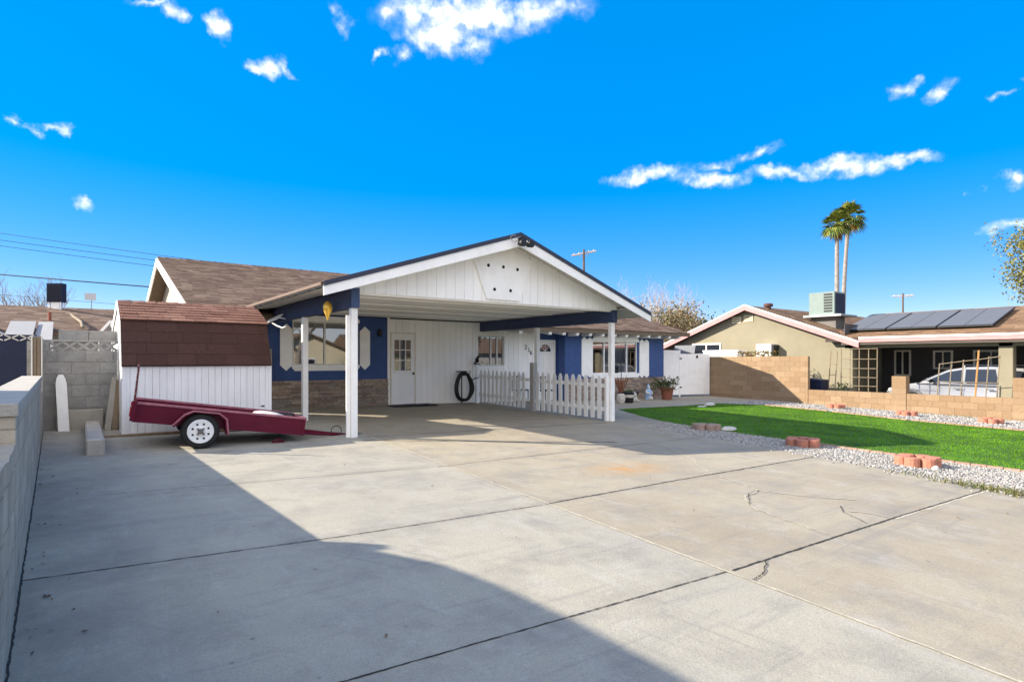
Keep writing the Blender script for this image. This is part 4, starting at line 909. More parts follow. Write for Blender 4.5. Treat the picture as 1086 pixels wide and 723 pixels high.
# flower-shaped brick rings
SHADE_BRICK = mat('shaded_brick', (.33, .235, .19), .9, .2, 8, .3, 60)  # duller brick tone with the shade painted in, for one ring
def ring(x, y, lab, proto=None, rot=0, r=.2, n=6, m=None, h=.145):
    z = gz(x, y)
    if proto:
        o = proto.copy(); C.objects.link(o); o.location = (x, y, z); o.rotation_euler = (0, 0, rot)
        for ch in proto.children:
            c = ch.copy(); C.objects.link(c); c.parent = o
        o['label'] = lab; return o
    o = thing('brick_ring', (x, y, z), lab, 'planter ring', 'scalloped brick planter rings along the lawn')
    for k in range(n):
        a = 2 * math.pi * k / n; c = Vector((x + r * math.cos(a), y + r * math.sin(a), z))
        mb = MB(); pts = []
        for j in range(9):
            b = a + math.pi * (-.62 + 1.24 * j / 8); pts.append(c + Vector((math.cos(b), math.sin(b), 0)) * .105)
        pts.append(Vector((x + (r - .09) * math.cos(a + .25), y + (r - .09) * math.sin(a + .25), z))); pts.append(Vector((x + (r - .09) * math.cos(a - .25), y + (r - .09) * math.sin(a - .25), z)))
        mb.prism(pts, (0, 0, h + R.uniform(-.008, .008))); build(mb, 'brick', m or BRICK, o, bevel=.008)
    return o
p_ = ring(10.25, 3.42, 'bright terracotta brick ring on white gravel nearest the bare driveway corner')
ring(10.6, 5.35, 'terracotta brick ring on gravel where the lawn shadow begins', p_, .4)
ring(11.05, 7.7, 'shaded pinkish brick ring beside a flat pale stone near the carport', None, m=SHADE_BRICK, h=.12)
ring(21.1, 9.5, 'brick ring at the wall gravel below the end of the tall tan wall', p_, .7)
ring(20.55, 7.15, 'brick ring at the wall gravel below the middle square pillar', p_, .2)
ring(20.45, 5.05, 'brick ring at the wall gravel nearest the tan house post', p_, 1.5)
def rock(x, y, sx, sy, sz, lab, nm='stepping_stone'):
    mb = MB().blob((x, y, gz(x, y) + sz * .4), (sx, sy, sz), 10, 6, .12); tag(build(mb, nm, STONEW, smooth=True), lab, 'stone')
rock(11.35, 7.35, .2, .14, .07, 'flat pale stone lying beside the shaded brick ring')
rock(17.2, 11.85, .26, .14, .08, 'larger sunlit tan stone on the lawn edge by the walkway')
rock(16.4, 11.6, .24, .1, .03, 'thin flat stone half sunk in the turf near the walkway')
rock(10.05, 3.12, .06, .05, .05, 'small white rock leaning on the bright terracotta ring', 'small_rock')

# ------------------------------------------------------------------ left: walls and shed corner
wl = lambda y: -.18 - .0255 * y
t = thing('grey_boundary_wall', (-.35, 6, .1), 'grey rendered boundary wall stepping down along the driveway edge', 'wall')
def wseg(mb, ya, yb, o0, o1, z0, z1):      # slab following the wall line, offsets behind its face
    return mb.hexa([(wl(ya) - o1, ya, z0), (wl(ya) - o0, ya, z0), (wl(yb) - o0, yb, z0), (wl(yb) - o1, yb, z0), (wl(ya) - o1, ya, z1), (wl(ya) - o0, ya, z1), (wl(yb) - o0, yb, z1), (wl(yb) - o1, yb, z1)])
build(wseg(MB(), 4.26, 11.24, 0, .2, -.2, 1.17), 'upper_wall', WALLGREY, t, bevel=.006)
build(wseg(MB(), 4.24, 11.24, -.012, .23, 1.172, 1.245), 'coping', CONC, t, bevel=.006)
mb = MB(); N_ = 70; V = []
for k in range(N_ + 1):
    y = -3 + 7.255 * k / N_; j = R.uniform(-.02, .02); x = wl(y)
    V += [(x - .2, y, -.3), (x + R.uniform(-.003, .003), y, -.3), (x + R.uniform(-.01, .004), y, 1.02 + j), (x - .2, y, 1.03)]
mb.mesh(V, [f for k in range(N_) for f in ((4 * k + 1, 4 * k + 5, 4 * k + 6, 4 * k + 2), (4 * k + 2, 4 * k + 6, 4 * k + 7, 4 * k + 3), (4 * k + 3, 4 * k + 7, 4 * k + 4, 4 * k))]); build(mb, 'lower_wall', WALLGREY, t)
B, K = block_wall((wl(11.3) - .05, 11.3), (wl(12.68) - .05, 12.68), lambda s_: .2, 1.84, .1, None, None); build(B, 'tall_wall', BLOCKGREY, t); build(K, 'mortar', MORTARG, t)
t = thing('screen_panel', (-.52, 11.27, 1.2), 'narrow brown slatted panel on the end of the taller grey wall', 'screen')
build(MB().box(-.57, -.475, 11.265, 11.29, 1.0, 1.82), 'panel', WOOD, t)
build(MB().box(-.59, -.572, 11.245, 11.29, 1.0, 1.84), 'frame', CREAMR, t); build(MB().box(-.473, -.458, 11.245, 11.29, 1.0, 1.84), 'frame', CREAMR, t)
for k in range(2): build(MB().box(-.56 + k * .044, -.53 + k * .044, 11.252, 11.263, 1.0, 1.81), 'slat', WOOD, t)
t = thing('grey_block_wall', (0, 12.75, .25), 'grey block wall topped with diamond breeze blocks beside the shed', 'wall')
B, K = block_wall((-.72, 12.8), (.54, 12.8), lambda s_: .28, 1.64, .2, None, None); build(B, 'blocks', BLOCKGREY, t); build(K, 'mortar', MORTARG, t)
mb = MB()
for k in range(5):
    xa = -.44 + k * .195; za, zb = 1.645, 1.80
    for (p, q) in (((xa, za), (xa + .2, zb)), ((xa, zb), (xa + .2, za))):
        dx, dz = q[0] - p[0], q[1] - p[1]; ln = math.hypot(dx, dz); nx, nz_ = -dz / ln * .02, dx / ln * .02
        mb.prism([(p[0] + nx, 12.72 + (.004 if p[1] > za else 0), p[1] + nz_), (p[0] - nx, 12.72 + (.004 if p[1] > za else 0), p[1] - nz_), (q[0] - nx, 12.72 + (.004 if p[1] > za else 0), q[1] - nz_), (q[0] + nx, 12.72 + (.004 if p[1] > za else 0), q[1] + nz_)], (0, .15, 0))
mb.box(-.72, -.43, 12.71, 12.89, 1.642, 1.80); mb.box(-.43, .54, 12.71, 12.89, 1.802, 1.83)
build(mb, 'breeze_block', BLOCKGREY, t)
mb = MB(); mb.box(-.3, .115, 12.76, 12.94, 1.832, 2.0); mb.box(.125, .54, 12.76, 12.94, 1.832, 2.0); build(mb, 'cap_block', BLOCKGREY, t)
# picket board, planks, curb
i_ = MB().prism([(-.075, 0, 0), (.075, 0, 0), (.075, 0, .84), (.06, 0, .93), (.03, 0, 1.0), (-.03, 0, 1.0), (-.06, 0, .93), (-.075, 0, .84)], (0, .03, 0)); i_.xf(Matrix.Translation((-.22, 12.35, gz(0, 12.3) + .004)) @ Matrix.Rotation(rad(-3), 4, 'Y') @ Matrix.Rotation(rad(-17), 4, 'X'))
tag(build(i_, 'picket_board', FENCEW), 'chipped white round-topped board leaning on the grey block wall', 'board')
t_ = MB().bbox(-.33, .33, 12.55, 12.62, gz(0, 12.6), gz(0, 12.6) + .34, .01); tag(build(t_, 'concrete_slab', CONC), 'grey concrete slab standing behind the leaning white board', 'slab')
mb = MB().bbox(.06, .27, 9.55, 12.45, gz(.2, 11) - .05, gz(.2, 11) + .19, .02); tag(build(mb, 'concrete_curb', CONC), 'long grey concrete curb bar lying beside the shed', 'curb')
for k, (x, lab) in enumerate(((.40, 'left weathered grey plank leaning by the shed corner'), (.50, 'right darker plank leaning by the shed corner'))):
    mb = MB().box(-.045, .045, -.05, .14, 0, .92 - .05 * k); mb.xf(Matrix.Translation((x - .02, 12.3, gz(.4, 12.3))) @ Matrix.Rotation(rad(7 - 2 * k), 4, 'Y') @ Matrix.Rotation(rad(-8), 4, 'X'))
    tag(build(mb, 'leaning_plank', WOOD if k else CONC), lab, 'plank', 'planks leaning at the shed')

# ------------------------------------------------------------------ shed
SX0, SX1, SYF = .55, 2.86, 11.38
SYB = 14.7
t = thing('garden_shed', (1.7, 12.5, .22), 'white gambrel garden shed with reddish-brown shingle roof behind the maroon trailer', 'shed')
mb = MB(); siding(mb, SX0, SX1, .26, 1.50, SYF, .02, .105, .007); mb.box(SX0 + .005, SX1 - .005, SYF + .02, SYF + .05, .26, 1.5)
build(mb, 'front_wall', SHEDW, t)
gam = [(SYF + .0, 1.42), (SYF + .36, 2.12), (SYF + 1.26, 2.53), (SYB - .36, 2.12), (SYB, 1.42)]
gam = [(SYF, 1.43), (SYF + .32, 2.16), (SYF + 1.2, 2.52), (SYB - .32, 2.16), (SYB, 1.43)]
mb = MB(); mb.prism([(SX0 - .0, SYF + .052, .26), (SX0, SYB, .26)] + [(SX0, y + (.052 if y == SYF else 0), z - .02) for y, z in reversed(gam)], (.03, 0, 0))
mb.prism([(SX1 - .03, SYF + .052, .26), (SX1 - .03, SYB, .26)] + [(SX1 - .03, y + (.052 if y == SYF else 0), z - .02) for y, z in reversed(gam)], (.03, 0, 0))
mb.box(SX0 + .03, SX1 - .03, SYB - .04, SYB, .26, 1.45)
build(mb, 'end_wall', mat('shed_end_paint', (.82, .82, .81), .6, .04, 3, .1, 40), t)
OV = .012
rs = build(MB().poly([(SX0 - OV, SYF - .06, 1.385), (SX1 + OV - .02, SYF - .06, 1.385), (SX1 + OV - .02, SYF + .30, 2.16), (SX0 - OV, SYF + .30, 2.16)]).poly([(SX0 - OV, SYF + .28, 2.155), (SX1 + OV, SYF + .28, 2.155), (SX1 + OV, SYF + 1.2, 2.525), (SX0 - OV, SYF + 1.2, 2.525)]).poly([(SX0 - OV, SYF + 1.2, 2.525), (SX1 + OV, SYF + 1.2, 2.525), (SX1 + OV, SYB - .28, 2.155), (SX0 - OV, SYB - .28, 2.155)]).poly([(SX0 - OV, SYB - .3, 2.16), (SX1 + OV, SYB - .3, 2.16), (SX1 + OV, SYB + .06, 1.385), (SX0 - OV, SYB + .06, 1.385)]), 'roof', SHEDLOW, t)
sol = rs.modifiers.new('thickness', 'SOLIDIFY'); sol.thickness = .03; sol.offset = -1
ln = SX1 - SX0 + 2 * OV
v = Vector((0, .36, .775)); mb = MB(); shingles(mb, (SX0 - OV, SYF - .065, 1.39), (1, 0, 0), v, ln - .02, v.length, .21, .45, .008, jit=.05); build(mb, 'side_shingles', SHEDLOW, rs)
v = Vector((0, .92, .37)); mb = MB(); shingles(mb, (SX0 - OV, SYF + .25, 2.155), (1, 0, 0), v, ln, v.length, .15, .34, .018, jit=.08)
k = SX0 - OV
while k < SX1 + OV - .1:
    mb.hexa([(k, SYF + 1.06, 2.49), (k + .2, SYF + 1.06, 2.49), (k + .2, SYF + 1.34, 2.49), (k, SYF + 1.34, 2.49), (k, SYF + 1.19, 2.55), (k + .2, SYF + 1.19, 2.565), (k + .2, SYF + 1.21, 2.565), (k, SYF + 1.21, 2.55)]); k += .19
build(mb, 'top_shingles', SHEDSH, rs)
mb = MB()
G2 = [(SYF - .06, 1.37), (SYF + .30, 2.15), (SYF + 1.2, 2.53), (SYB - .3, 2.15), (SYB + .06, 1.37)]
for (a, b) in zip(G2, G2[1:]):
    mb.hexa([(SX0 - OV - .016, a[0], a[1] - .09), (SX0 - OV - .004, a[0], a[1] - .09), (SX0 - OV - .004, b[0], b[1] - .09), (SX0 - OV - .016, b[0], b[1] - .09), (SX0 - OV - .016, a[0], a[1] + .02), (SX0 - OV - .004, a[0], a[1] + .02), (SX0 - OV - .004, b[0], b[1] + .02), (SX0 - OV - .016, b[0], b[1] + .02)])
build(mb, 'bargeboard', WHITE, t)
mb = MB(); mb.box(SX0 - .005, SX0 + .05, SYF - .012, SYF - .001, .25, 1.4); mb.box(SX1 - .05, SX1 + .005, SYF - .012, SYF - .001, .25, 1.4); build(mb, 'corner_trim', SHEDW, t)
mb = MB(); mb.box(SX0 - .25, SX1, SYF - .12, SYF - .02, gz(1, 11) + .0, gz(1, 11) + .05); build(mb, 'skid', WOOD, t)
mb = MB(); mb.box(2.68, 2.74, SYF - .016, SYF - .001, .62, .64); build(mb, 'vent_slot', BLACK, t)

# ------------------------------------------------------------------ trailer
T = thing('utility_trailer', (1.4, 10.2, .18), 'maroon single-axle utility trailer resting nose-down before the shed', 'trailer')
AL, PI_ = rad(-4), rad(8.6)
TB = Matrix.Translation((1.42, 9.68, .44)) @ Matrix.Rotation(AL, 4, 'Z') @ Matrix.Rotation(PI_, 4, 'Y')
def tb(mb, name, m, smooth=False, par=T, lvl=TB): mb.xf(lvl); return build(mb, name, m, par, smooth)
Wd = 1.22; xa, xb = -.86, 1.50; z0, z1 = .075, .30
tb(MB().box(xa, xb, 0, .03, z0, z1), 'side_panel', MAROON); tb(MB().box(xa, xb, Wd - .03, Wd, z0, z1), 'side_panel', MAROON)
tb(MB().box(xb - .03, xb, .031, Wd - .031, z0, z1), 'front_panel', MAROON); tb(MB().box(xa, xa + .03, .031, Wd - .031, z0, z1 - .02), 'tailgate', MAROON)
tb(MB().box(xa + .031, xb - .031, .031, Wd - .031, z0, z0 + .03), 'floor', MAROOND)
mb = MB(); mb.box(xa - .02, xb + .01, -.015, .04, z1 + .001, z1 + .03); mb.box(xa - .02, xb + .01, Wd - .04, Wd + .015, z1 + .001, z1 + .03); mb.box(xb - .045, xb + .01, .041, Wd - .041, z1 + .001, z1 + .03); tb(mb, 'top_rail', MAROONL)
mb = MB(); mb.box(xa, xb, -.012, .0, z0 - .03, z0 + .02); mb.box(xa, xb, Wd, Wd + .012, z0 - .03, z0 + .02)
for k in (xa + .02, xb - .04): mb.box(k, k + .04, -.015, -.001, z0 + .021, z1)
tb(mb, 'chassis', MAROON)
tb(MB().tube([(xb - .3, .1, z0 - .02), (xb + .8, Wd / 2 - .02, z0 - .02)], .022, 8).tube([(xb - .3, Wd - .1, z0 - .02), (xb + .8, Wd / 2 + .02, z0 - .02)], .022, 8).box(xb, xb + 1.12, Wd / 2 - .03, Wd / 2 + .03, z0 - .045, z0 + .01), 'tongue', MAROON)
mb = MB(); mb.box(xb + 1.08, xb + 1.28, Wd / 2 - .045, Wd / 2 + .045, z0 - .06, z0 + .03); mb.blob((xb + 1.28, Wd / 2, z0 - .03), (.06, .055, .05), 10, 6); tb(mb, 'coupler', BLACK)
mb = MB()
for k in range(4):
    pts = [(xb + .7 + .16 * j, Wd / 2 + .08 * math.sin(j * 1.7 + k * 2), z0 - .06 - .05 * abs(math.sin(j * 1.1 + k)) + .02 * k) for j in range(5)]; mb.tube(pts, .009, 5)
mb.tube([(xb + .7 + .09 * math.cos(a), Wd / 2, z0 + .04 + .09 * math.sin(a)) for a in [2 * math.pi * j / 16 for j in range(17)]], .007, 5)
tb(mb, 'safety_chain', BLACK)
for s_, yy in ((0, -.2), (1, Wd + .02)):
    mb = MB(); prof = []
    pts_o = [(-.37, .0), (-.24, .17), (-.13, .235), (.21, .235), (.32, .16), (.37, -.05)]
    pts_i = [(x * .93, z - .02) for x, z in pts_o]
    P = [(x, yy, z + .05) for x, z in pts_o] + [(x, yy, z + .05) for x, z in reversed(pts_i)]
    for (p, q, pi, qi) in zip(pts_o, pts_o[1:], pts_i, pts_i[1:]):
        mb.hexa([(pi[0], yy, pi[1] + .05), (pi[0], yy + .19, pi[1] + .05), (qi[0], yy + .19, qi[1] + .05), (qi[0], yy, qi[1] + .05), (p[0], yy, p[1] + .05), (p[0], yy + .19, p[1] + .05), (q[0], yy + .19, q[1] + .05), (q[0], yy, q[1] + .05)])
    fd = tb(mb, 'fender', MAROON); mb = MB()
    for (p, q) in zip(pts_o, pts_o[1:]): mb.tube([(p[0], yy - .004, p[1] + .05), (q[0], yy - .004, q[1] + .05)], .012, 6)
    tb(mb, 'fender_lip', MAROONL, True, fd)
AX = Matrix.Translation((1.42, 9.68, .44)) @ Matrix.Rotation(AL, 4, 'Z')
for yy in (-.19, Wd + .05):
    cz = gz(1.42, 9.5 if yy < 0 else 10.9) + .262 - .44
    mb = MB().lathe((0, yy, cz), [(.17, .0), (.23, .004), (.252, .03), (.258, .07), (.252, .11), (.23, .14), (.17, .144)], 32, 'y')
    tyre = tb(mb, 'wheel', RUBBER, True, T, AX)
    mb = MB().lathe((0, yy - .004, cz), [(.175, .02), (.175, -.004), (.165, -.012), (.15, -.006), (.07, -.008), (.06, -.018), (.002, -.018)], 28, 'y'); tb(mb, 'rim', RIMW, True, tyre, AX)
    mb = MB()
    for k in range(8): a = rad(22.5 + 45 * k); mb.lathe((.11 * math.cos(a), yy - .0135, cz + .11 * math.sin(a)), [(.016, 0), (.016, .004)], 10, 'y')
    tb(mb, 'rim_hole', DARK, False, tyre, AX)
    mb = MB().lathe((0, yy - .04, cz), [(.034, 0), (.04, .02)], 14, 'y')
    for k in range(4): a = rad(45 + 90 * k); mb.box(.05 * math.cos(a) - .014, .05 * math.cos(a) + .014, yy - .034, yy - .02, cz + .05 * math.sin(a) - .014, cz + .05 * math.sin(a) + .014)
    tb(mb, 'hub', mat('hub_steel', (.16, .15, .15), .5, .1, 9, metal=.6), False, tyre, AX)
tb(MB().tube([(0, -.05, -.02), (0, Wd + .1, -.02)], .03, 8), 'axle', BLACK, True, T, AX)
mb = MB(); mb.box(xa - .045, xa - .001, -.03, .1, .12, .26); tl = tb(mb, 'tail_light', LAMPR)
mb = MB(); mb.box(xa - .045, xa - .001, Wd - .1, Wd + .03, .1, .26); tb(mb, 'tail_light', LAMPR)
mb = MB(); mb.box(xa - .03, xa + .03, -.05, -.016, .06, .34); tb(mb, 'corner_post', MAROON)
mb = MB(); mb.hexa([(xa - .02, .02, .30), (xa + .01, .02, .30), (xa + .01, .05, .30), (xa - .02, .05, .30), (xa - .045, .02, .9), (xa - .02, .02, .9), (xa - .02, .05, .9), (xa - .045, .05, .9)])
st = tb(mb, 'stake', mat('rusty_stake', (.12, .03, .03), .7, .3, 20))
mb = MB()
for k in range(5): z = .44 + k * .1; mb.lathe((xa - .022 - k * .004, .018, z), [(.008, 0), (.008, .001)], 6, 'y')
tb(mb, 'hole_dot', STEEL, False, st)  # pale steel discs drawn for the light holes of the perforated bar
t = thing('cargo_sheet', (2.75, 10.0, .5), 'white folded sheet and dark roll lying in the trailer nose', 'sheet')
mb = MB(); mb.blob((xb - .5, .45, .29), (.26, .2, .06), 12, 6, .12); tb(mb, 'sheet', WHITEP, True, t)
mb = MB(); mb.tube([(xb - .4, .75, .28), (xb - .08, .55, .29)], .06, 10); tb(mb, 'roll', BLACK, True, t)
t = thing('wheel_jack', (2.6, 9.55, .15), 'small maroon bracket lying on the concrete under the trailer nose', 'bracket')
mb = MB(); zz = gz(2.62, 9.5); mb.box(2.44, 2.62, 9.62, 9.68, zz + .01, zz + .03); mb.tube([(2.46, 9.65, zz + .025), (2.48, 9.65, zz + .06), (2.58, 9.65, zz + .06), (2.6, 9.65, zz + .025)], .011, 6); build(mb, 'bracket', MAROON, t)

# ------------------------------------------------------------------ tan neighbour house on the right
T = thing('tan_house', (26, 12, -.3), 'tan stucco neighbour house with pink trim and open carport', 'house')
HX = 24.35
gp = lambda y: 3.90 - .37 * abs(y - 14.72)
mb = MB(); mb.prism([(HX, 10.62, -.45), (HX, 18.9, -.45), (HX, 18.9, gp(18.9) - .16), (HX, 14.72, gp(14.72) - .16), (HX, 10.62, gp(10.62) - .16)], (.2, 0, 0)); mb.box(HX + .2, 36, 10.62, 10.8, -.5, 2.3); mb.box(HX + .2, 36, 18.7, 18.9, -.5, 2.3)
build(mb, 'gable_wall', TAN, T)
mb = MB(); roof_slab(mb, (24.0, 9.95, gp(9.95)), (36, 9.95, gp(9.95)), (36, 14.72, gp(14.72)), (24.0, 14.72, gp(14.72)), .12); roof_slab(mb, (24.0, 14.72, gp(14.72)), (36, 14.72, gp(14.72)), (36, 19.6, gp(19.6)), (24.0, 19.6, gp(19.6)), .12)
rf = build(mb, 'roof', mat('tan_roof_deck', (.05, .04, .035), .9), T)
v = Vector((0, 4.77, 4.77 * .37)); mb = MB(); shingles(mb, (24.0, 9.93, gp(9.95) + .012), (1, 0, 0), v, 12, v.length, .2, .45); v = Vector((0, -4.88, 4.88 * .37)); shingles(mb, (36, 19.62, gp(19.6) + .012), (-1, 0, 0), v, 12, v.length, .25, .6); build(mb, 'shingles', TANSH, rf)
for (nm, m_, za, zb, xo) in (('bargeboard', PINK, -.20, -.005, 0), ('bargeboard_cap', WHITE, 0, .06, -.015)):
    mb = MB()
    for (ya, yb) in ((9.95, 14.72), (14.72, 19.6)):
        mb.hexa([(23.96 + xo, ya, gp(ya) + za), (23.995, ya, gp(ya) + za), (23.995, yb, gp(yb) + za), (23.96 + xo, yb, gp(yb) + za), (23.96 + xo, ya, gp(ya) + zb), (23.995, ya, gp(ya) + zb), (23.995, yb, gp(yb) + zb), (23.96 + xo, yb, gp(yb) + zb)])
    build(mb, nm, m_, T)
# gable vents, windows
for yy in (15.35, 14.75):
    mb = MB(); mb.box(HX - .03, HX - .002, yy - .22, yy + .22, 3.15 if yy > 15 else 3.2, 3.45 if yy > 15 else 3.5)
    vv = build(mb, 'vent', CREAM, T); mb = MB()
    for k in range(3): mb.box(HX - .036, HX - .031, yy - .19, yy + .19, 3.2 + k * .08 + (0 if yy > 15 else .05), 3.225 + k * .08 + (0 if yy > 15 else .05))
    build(mb, 'louvre', mat('louvre_brown', (.2, .16, .1), .8), vv)
def side_window(y0, y1, z0, z1, x=HX, m_=WHITE, div=1):
    mb = MB(); f = .07
    mb.box(x - .04, x - .002, y0, y1, z0, z0 + f); mb.box(x - .04, x - .002, y0, y1, z1 - f, z1); mb.box(x - .04, x - .002, y0, y0 + f, z0 + f, z1 - f); mb.box(x - .04, x - .002, y1 - f, y1, z0 + f, z1 - f)
    for k in range(div): c = y0 + (y1 - y0) * (k + 1) / (div + 1); mb.box(x - .04, x - .002, c - .025, c + .025, z0 + f, z1 - f)
    o = build(mb, 'window', m_, T); build(MB().box(x - .012, x - .003, y0 + f, y1 - f, z0 + f, z1 - f), 'pane', CARG, o); return o
side_window(16.15, 17.75, 1.72, 2.26)
# things between the wall and the tan house: white chest, cooler, sheet
t = thing('storage_chest', (23.4, 15.4, 1.0), 'long white storage box showing above the tan wall top', 'box')
build(MB().bbox(23.0, 23.6, 14.45, 16.2, -.3, 1.84, .02), 'body', WHITEP, t); build(MB().bbox(22.97, 23.63, 14.42, 16.23, 1.842, 1.9, .02), 'lid', WHITEP, t)
t = thing('window_cooler', (24.0, 13.7, 1.7), 'small white window air cooler with dark side on tan gable wall', 'cooler')
build(MB().bbox(23.85, 24.345, 13.4, 14.1, 1.55, 2.16, .02), 'body', WHITEP, t)
mb = MB(); mb.box(23.84, 23.849, 13.5, 14.0, 1.66, 2.05); build(mb, 'grille', mat('cooler_grille', (.55, .53, .47), .7), t)
build(MB().box(23.9, 24.34, 13.32, 13.397, 1.6, 2.12), 'side_cover', BLACK, t)
mb = MB().box(0, .03, 0, 1.2, 0, .9); mb.xf(Matrix.Translation((23.6, 17.2, 1.3)) @ Matrix.Rotation(rad(14), 4, 'Y')); tag(build(mb, 'grey_board', mat('grey_board', (.16, .17, .19), .8)), 'grey upright board leaning beside the tan house window behind gate', 'board')
mb = MB()
for k in range(260):
    c = Vector((22.9 + R.uniform(-.2, .3), R.uniform(12.6, 14.4), 1.62 + R.uniform(-.1, .22))); d1 = Vector((R.uniform(-1, 1), R.uniform(-1, 1), R.uniform(-.5, 1))) * .06; d2 = d1.cross(Vector((.3, .5, R.random()))).normalized() * .03; mb.poly([c - d1, c + d2, c + d1, c - d2])
t = thing('bougainvillea_bush', (22.9, 13.2, -.3), 'dry orange-green shrub peeking over the tan block wall', 'shrub')
build(mb, 'foliage', ramp_island('dry_shrub', [(.3, .14, .05), (.14, .15, .04), (.35, .2, .08), (.1, .12, .03)], .8, 0), t)
mb = MB()
for k in range(7): mb.tube([(22.9, 12.5 + k * .25, -.35), (22.9 + R.uniform(-.1, .1), 12.5 + k * .25 + R.uniform(-.1, .1), 1.6)], .015, 5)
build(mb, 'stem', WOOD, t)
# carport of the tan house
EZ2 = 2.30; s2 = .27
mb = MB(); roof_slab(mb, (24.0, -1, EZ2), (28.4, -1, EZ2 + 4.4 * s2), (28.4, 11.2, EZ2 + 4.4 * s2), (24.0, 11.2, EZ2), .12); roof_slab(mb, (28.4, -1, EZ2 + 4.4 * s2), (33, -1, EZ2 - .05), (33, 11.2, EZ2 - .05), (28.4, 11.2, EZ2 + 4.4 * s2), .12); cr = build(mb, 'carport_roof', mat('carport_deck', (.06, .05, .045), .9), T)
v = Vector((4.4, 0, 4.4 * s2)); mb = MB(); shingles(mb, (23.98, 11.2, EZ2 + .012), (0, -1, 0), v, 12.2, v.length, .17, .4); build(mb, 'shingles', TANSH, cr)
build(MB().box(23.955, 23.995, -1, 9.95, EZ2 - .155, EZ2 - .02), 'fascia', PINK, T); build(MB().box(23.93, 23.995, -1, 9.94, EZ2 - .018, EZ2 + .045), 'fascia_cap', WHITE, T)
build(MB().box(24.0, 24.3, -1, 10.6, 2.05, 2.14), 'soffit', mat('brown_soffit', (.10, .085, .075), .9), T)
build(MB().box(24.3, 24.42, -1, 10.6, 1.93, 2.05), 'beam', TAN, T)
build(MB().bbox(24.3, 24.66, 5.42, 5.8, -.45, 2.05, .015), 'post', TAN, T)
build(MB().bbox(24.3, 24.66, 10.3, 10.62, -.45, 2.05, .015), 'post', TAN, T)
mb = MB(); mb.box(27.8, 27.95, -1, 10.6, -.5, 3.2); build(mb, 'carport_wall', mat('shade_stucco', (.07, .065, .065), .9, .08, 3, .3, 80), T)  # back and end stucco coloured dark to carry the carport's shade
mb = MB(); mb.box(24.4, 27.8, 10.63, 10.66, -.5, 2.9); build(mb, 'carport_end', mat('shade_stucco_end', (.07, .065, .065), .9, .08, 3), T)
side_window(9.5, 10.12, .8, 1.88, 27.8, CREAMR); side_window(8.05, 8.72, 1.1, 1.85, 27.8, CREAMR); side_window(6.3, 7.4, 1.0, 1.85, 27.8)
mb = MB(); mb.box(27.5, 27.78, 3.0, 5.3, -.4, 1.0); build(mb, 'workbench', DARK, T)
# roof fittings
mb = MB(); mb.lathe((25.3, 14.35, 3.75), [(.12, -.15), (.12, .14), (.2, .16), (.21, .25), (.15, .3), (.04, .31)], 16); tag(build(mb, 'roof_vent', mat('rusty_vent', (.10, .05, .04), .8)), 'round rusty brown vent on the tan house roof', 'vent')
t = thing('evaporative_cooler', (26.6, 12.3, 3.3), 'boxy pale green evaporative cooler standing on the tan house roof', 'cooler')
mb = MB(); mb.bbox(26.0, 27.0, 11.75, 12.85, 3.42, 4.42, .02); build(mb, 'cabinet', COOLG, t)
mb = MB()
for k in range(7): mb.box(25.985, 25.999, 11.85, 12.2, 3.55 + k * .12, 3.62 + k * .12)
build(mb, 'louvre', BLACK, t)
mb = MB(); mb.box(26.06, 26.94, 11.735, 11.749, 3.5, 4.35); build(mb, 'pad_panel', NAVY, t)
mb = MB()
mb.box(25.8, 27.3, 11.4, 13.0, 3.34, 3.418); build(mb, 'platform', STEEL, t); build(MB().box(26.1, 26.95, 11.75, 12.8, 2.6, 3.338), 'curb', mat('roof_curb', (.17, .16, .15), .9), t)
for k in range(3):
    ya = 10.95 - k * 1.64; yb = ya - 1.6
    t = thing('solar_panel', (26, (ya + yb) / 2, 3), ('dark solar panel nearest the roof cooler', 'middle dark solar panel of three on brown roof', 'dark solar panel farthest from the roof cooler')[k], 'solar panel', 'solar panels on the tan house roof')
    mb = MB(); z0 = EZ2 + .8 * s2 + .11; z1 = EZ2 + 3.5 * s2 + .11
    mb.hexa([(24.8, yb, z0), (24.8, ya, z0), (27.5, ya, z1), (27.5, yb, z1), (24.8, yb, z0 + .05), (24.8, ya, z0 + .05), (27.5, ya, z1 + .05), (27.5, yb, z1 + .05)]); build(mb, 'frame', BLACK, t)
    mb = MB()
    for j in range(2):
        a = yb + .02 + j * .79; b = a + .77; mb.poly([(24.83, a, z0 + .063), (27.47, a, z1 + .056), (27.47, b, z1 + .056), (24.83, b, z0 + .063)])
    build(mb, 'cell_glass', PANEL, t)
    mb = MB()
    for x in (25.2, 27.0): mb.box(x - .03, x + .03, yb + .2, ya - .2, EZ2 + (x - 24) * s2, EZ2 + (x - 24) * s2 + .12)
    build(mb, 'bracket', STEEL, t)
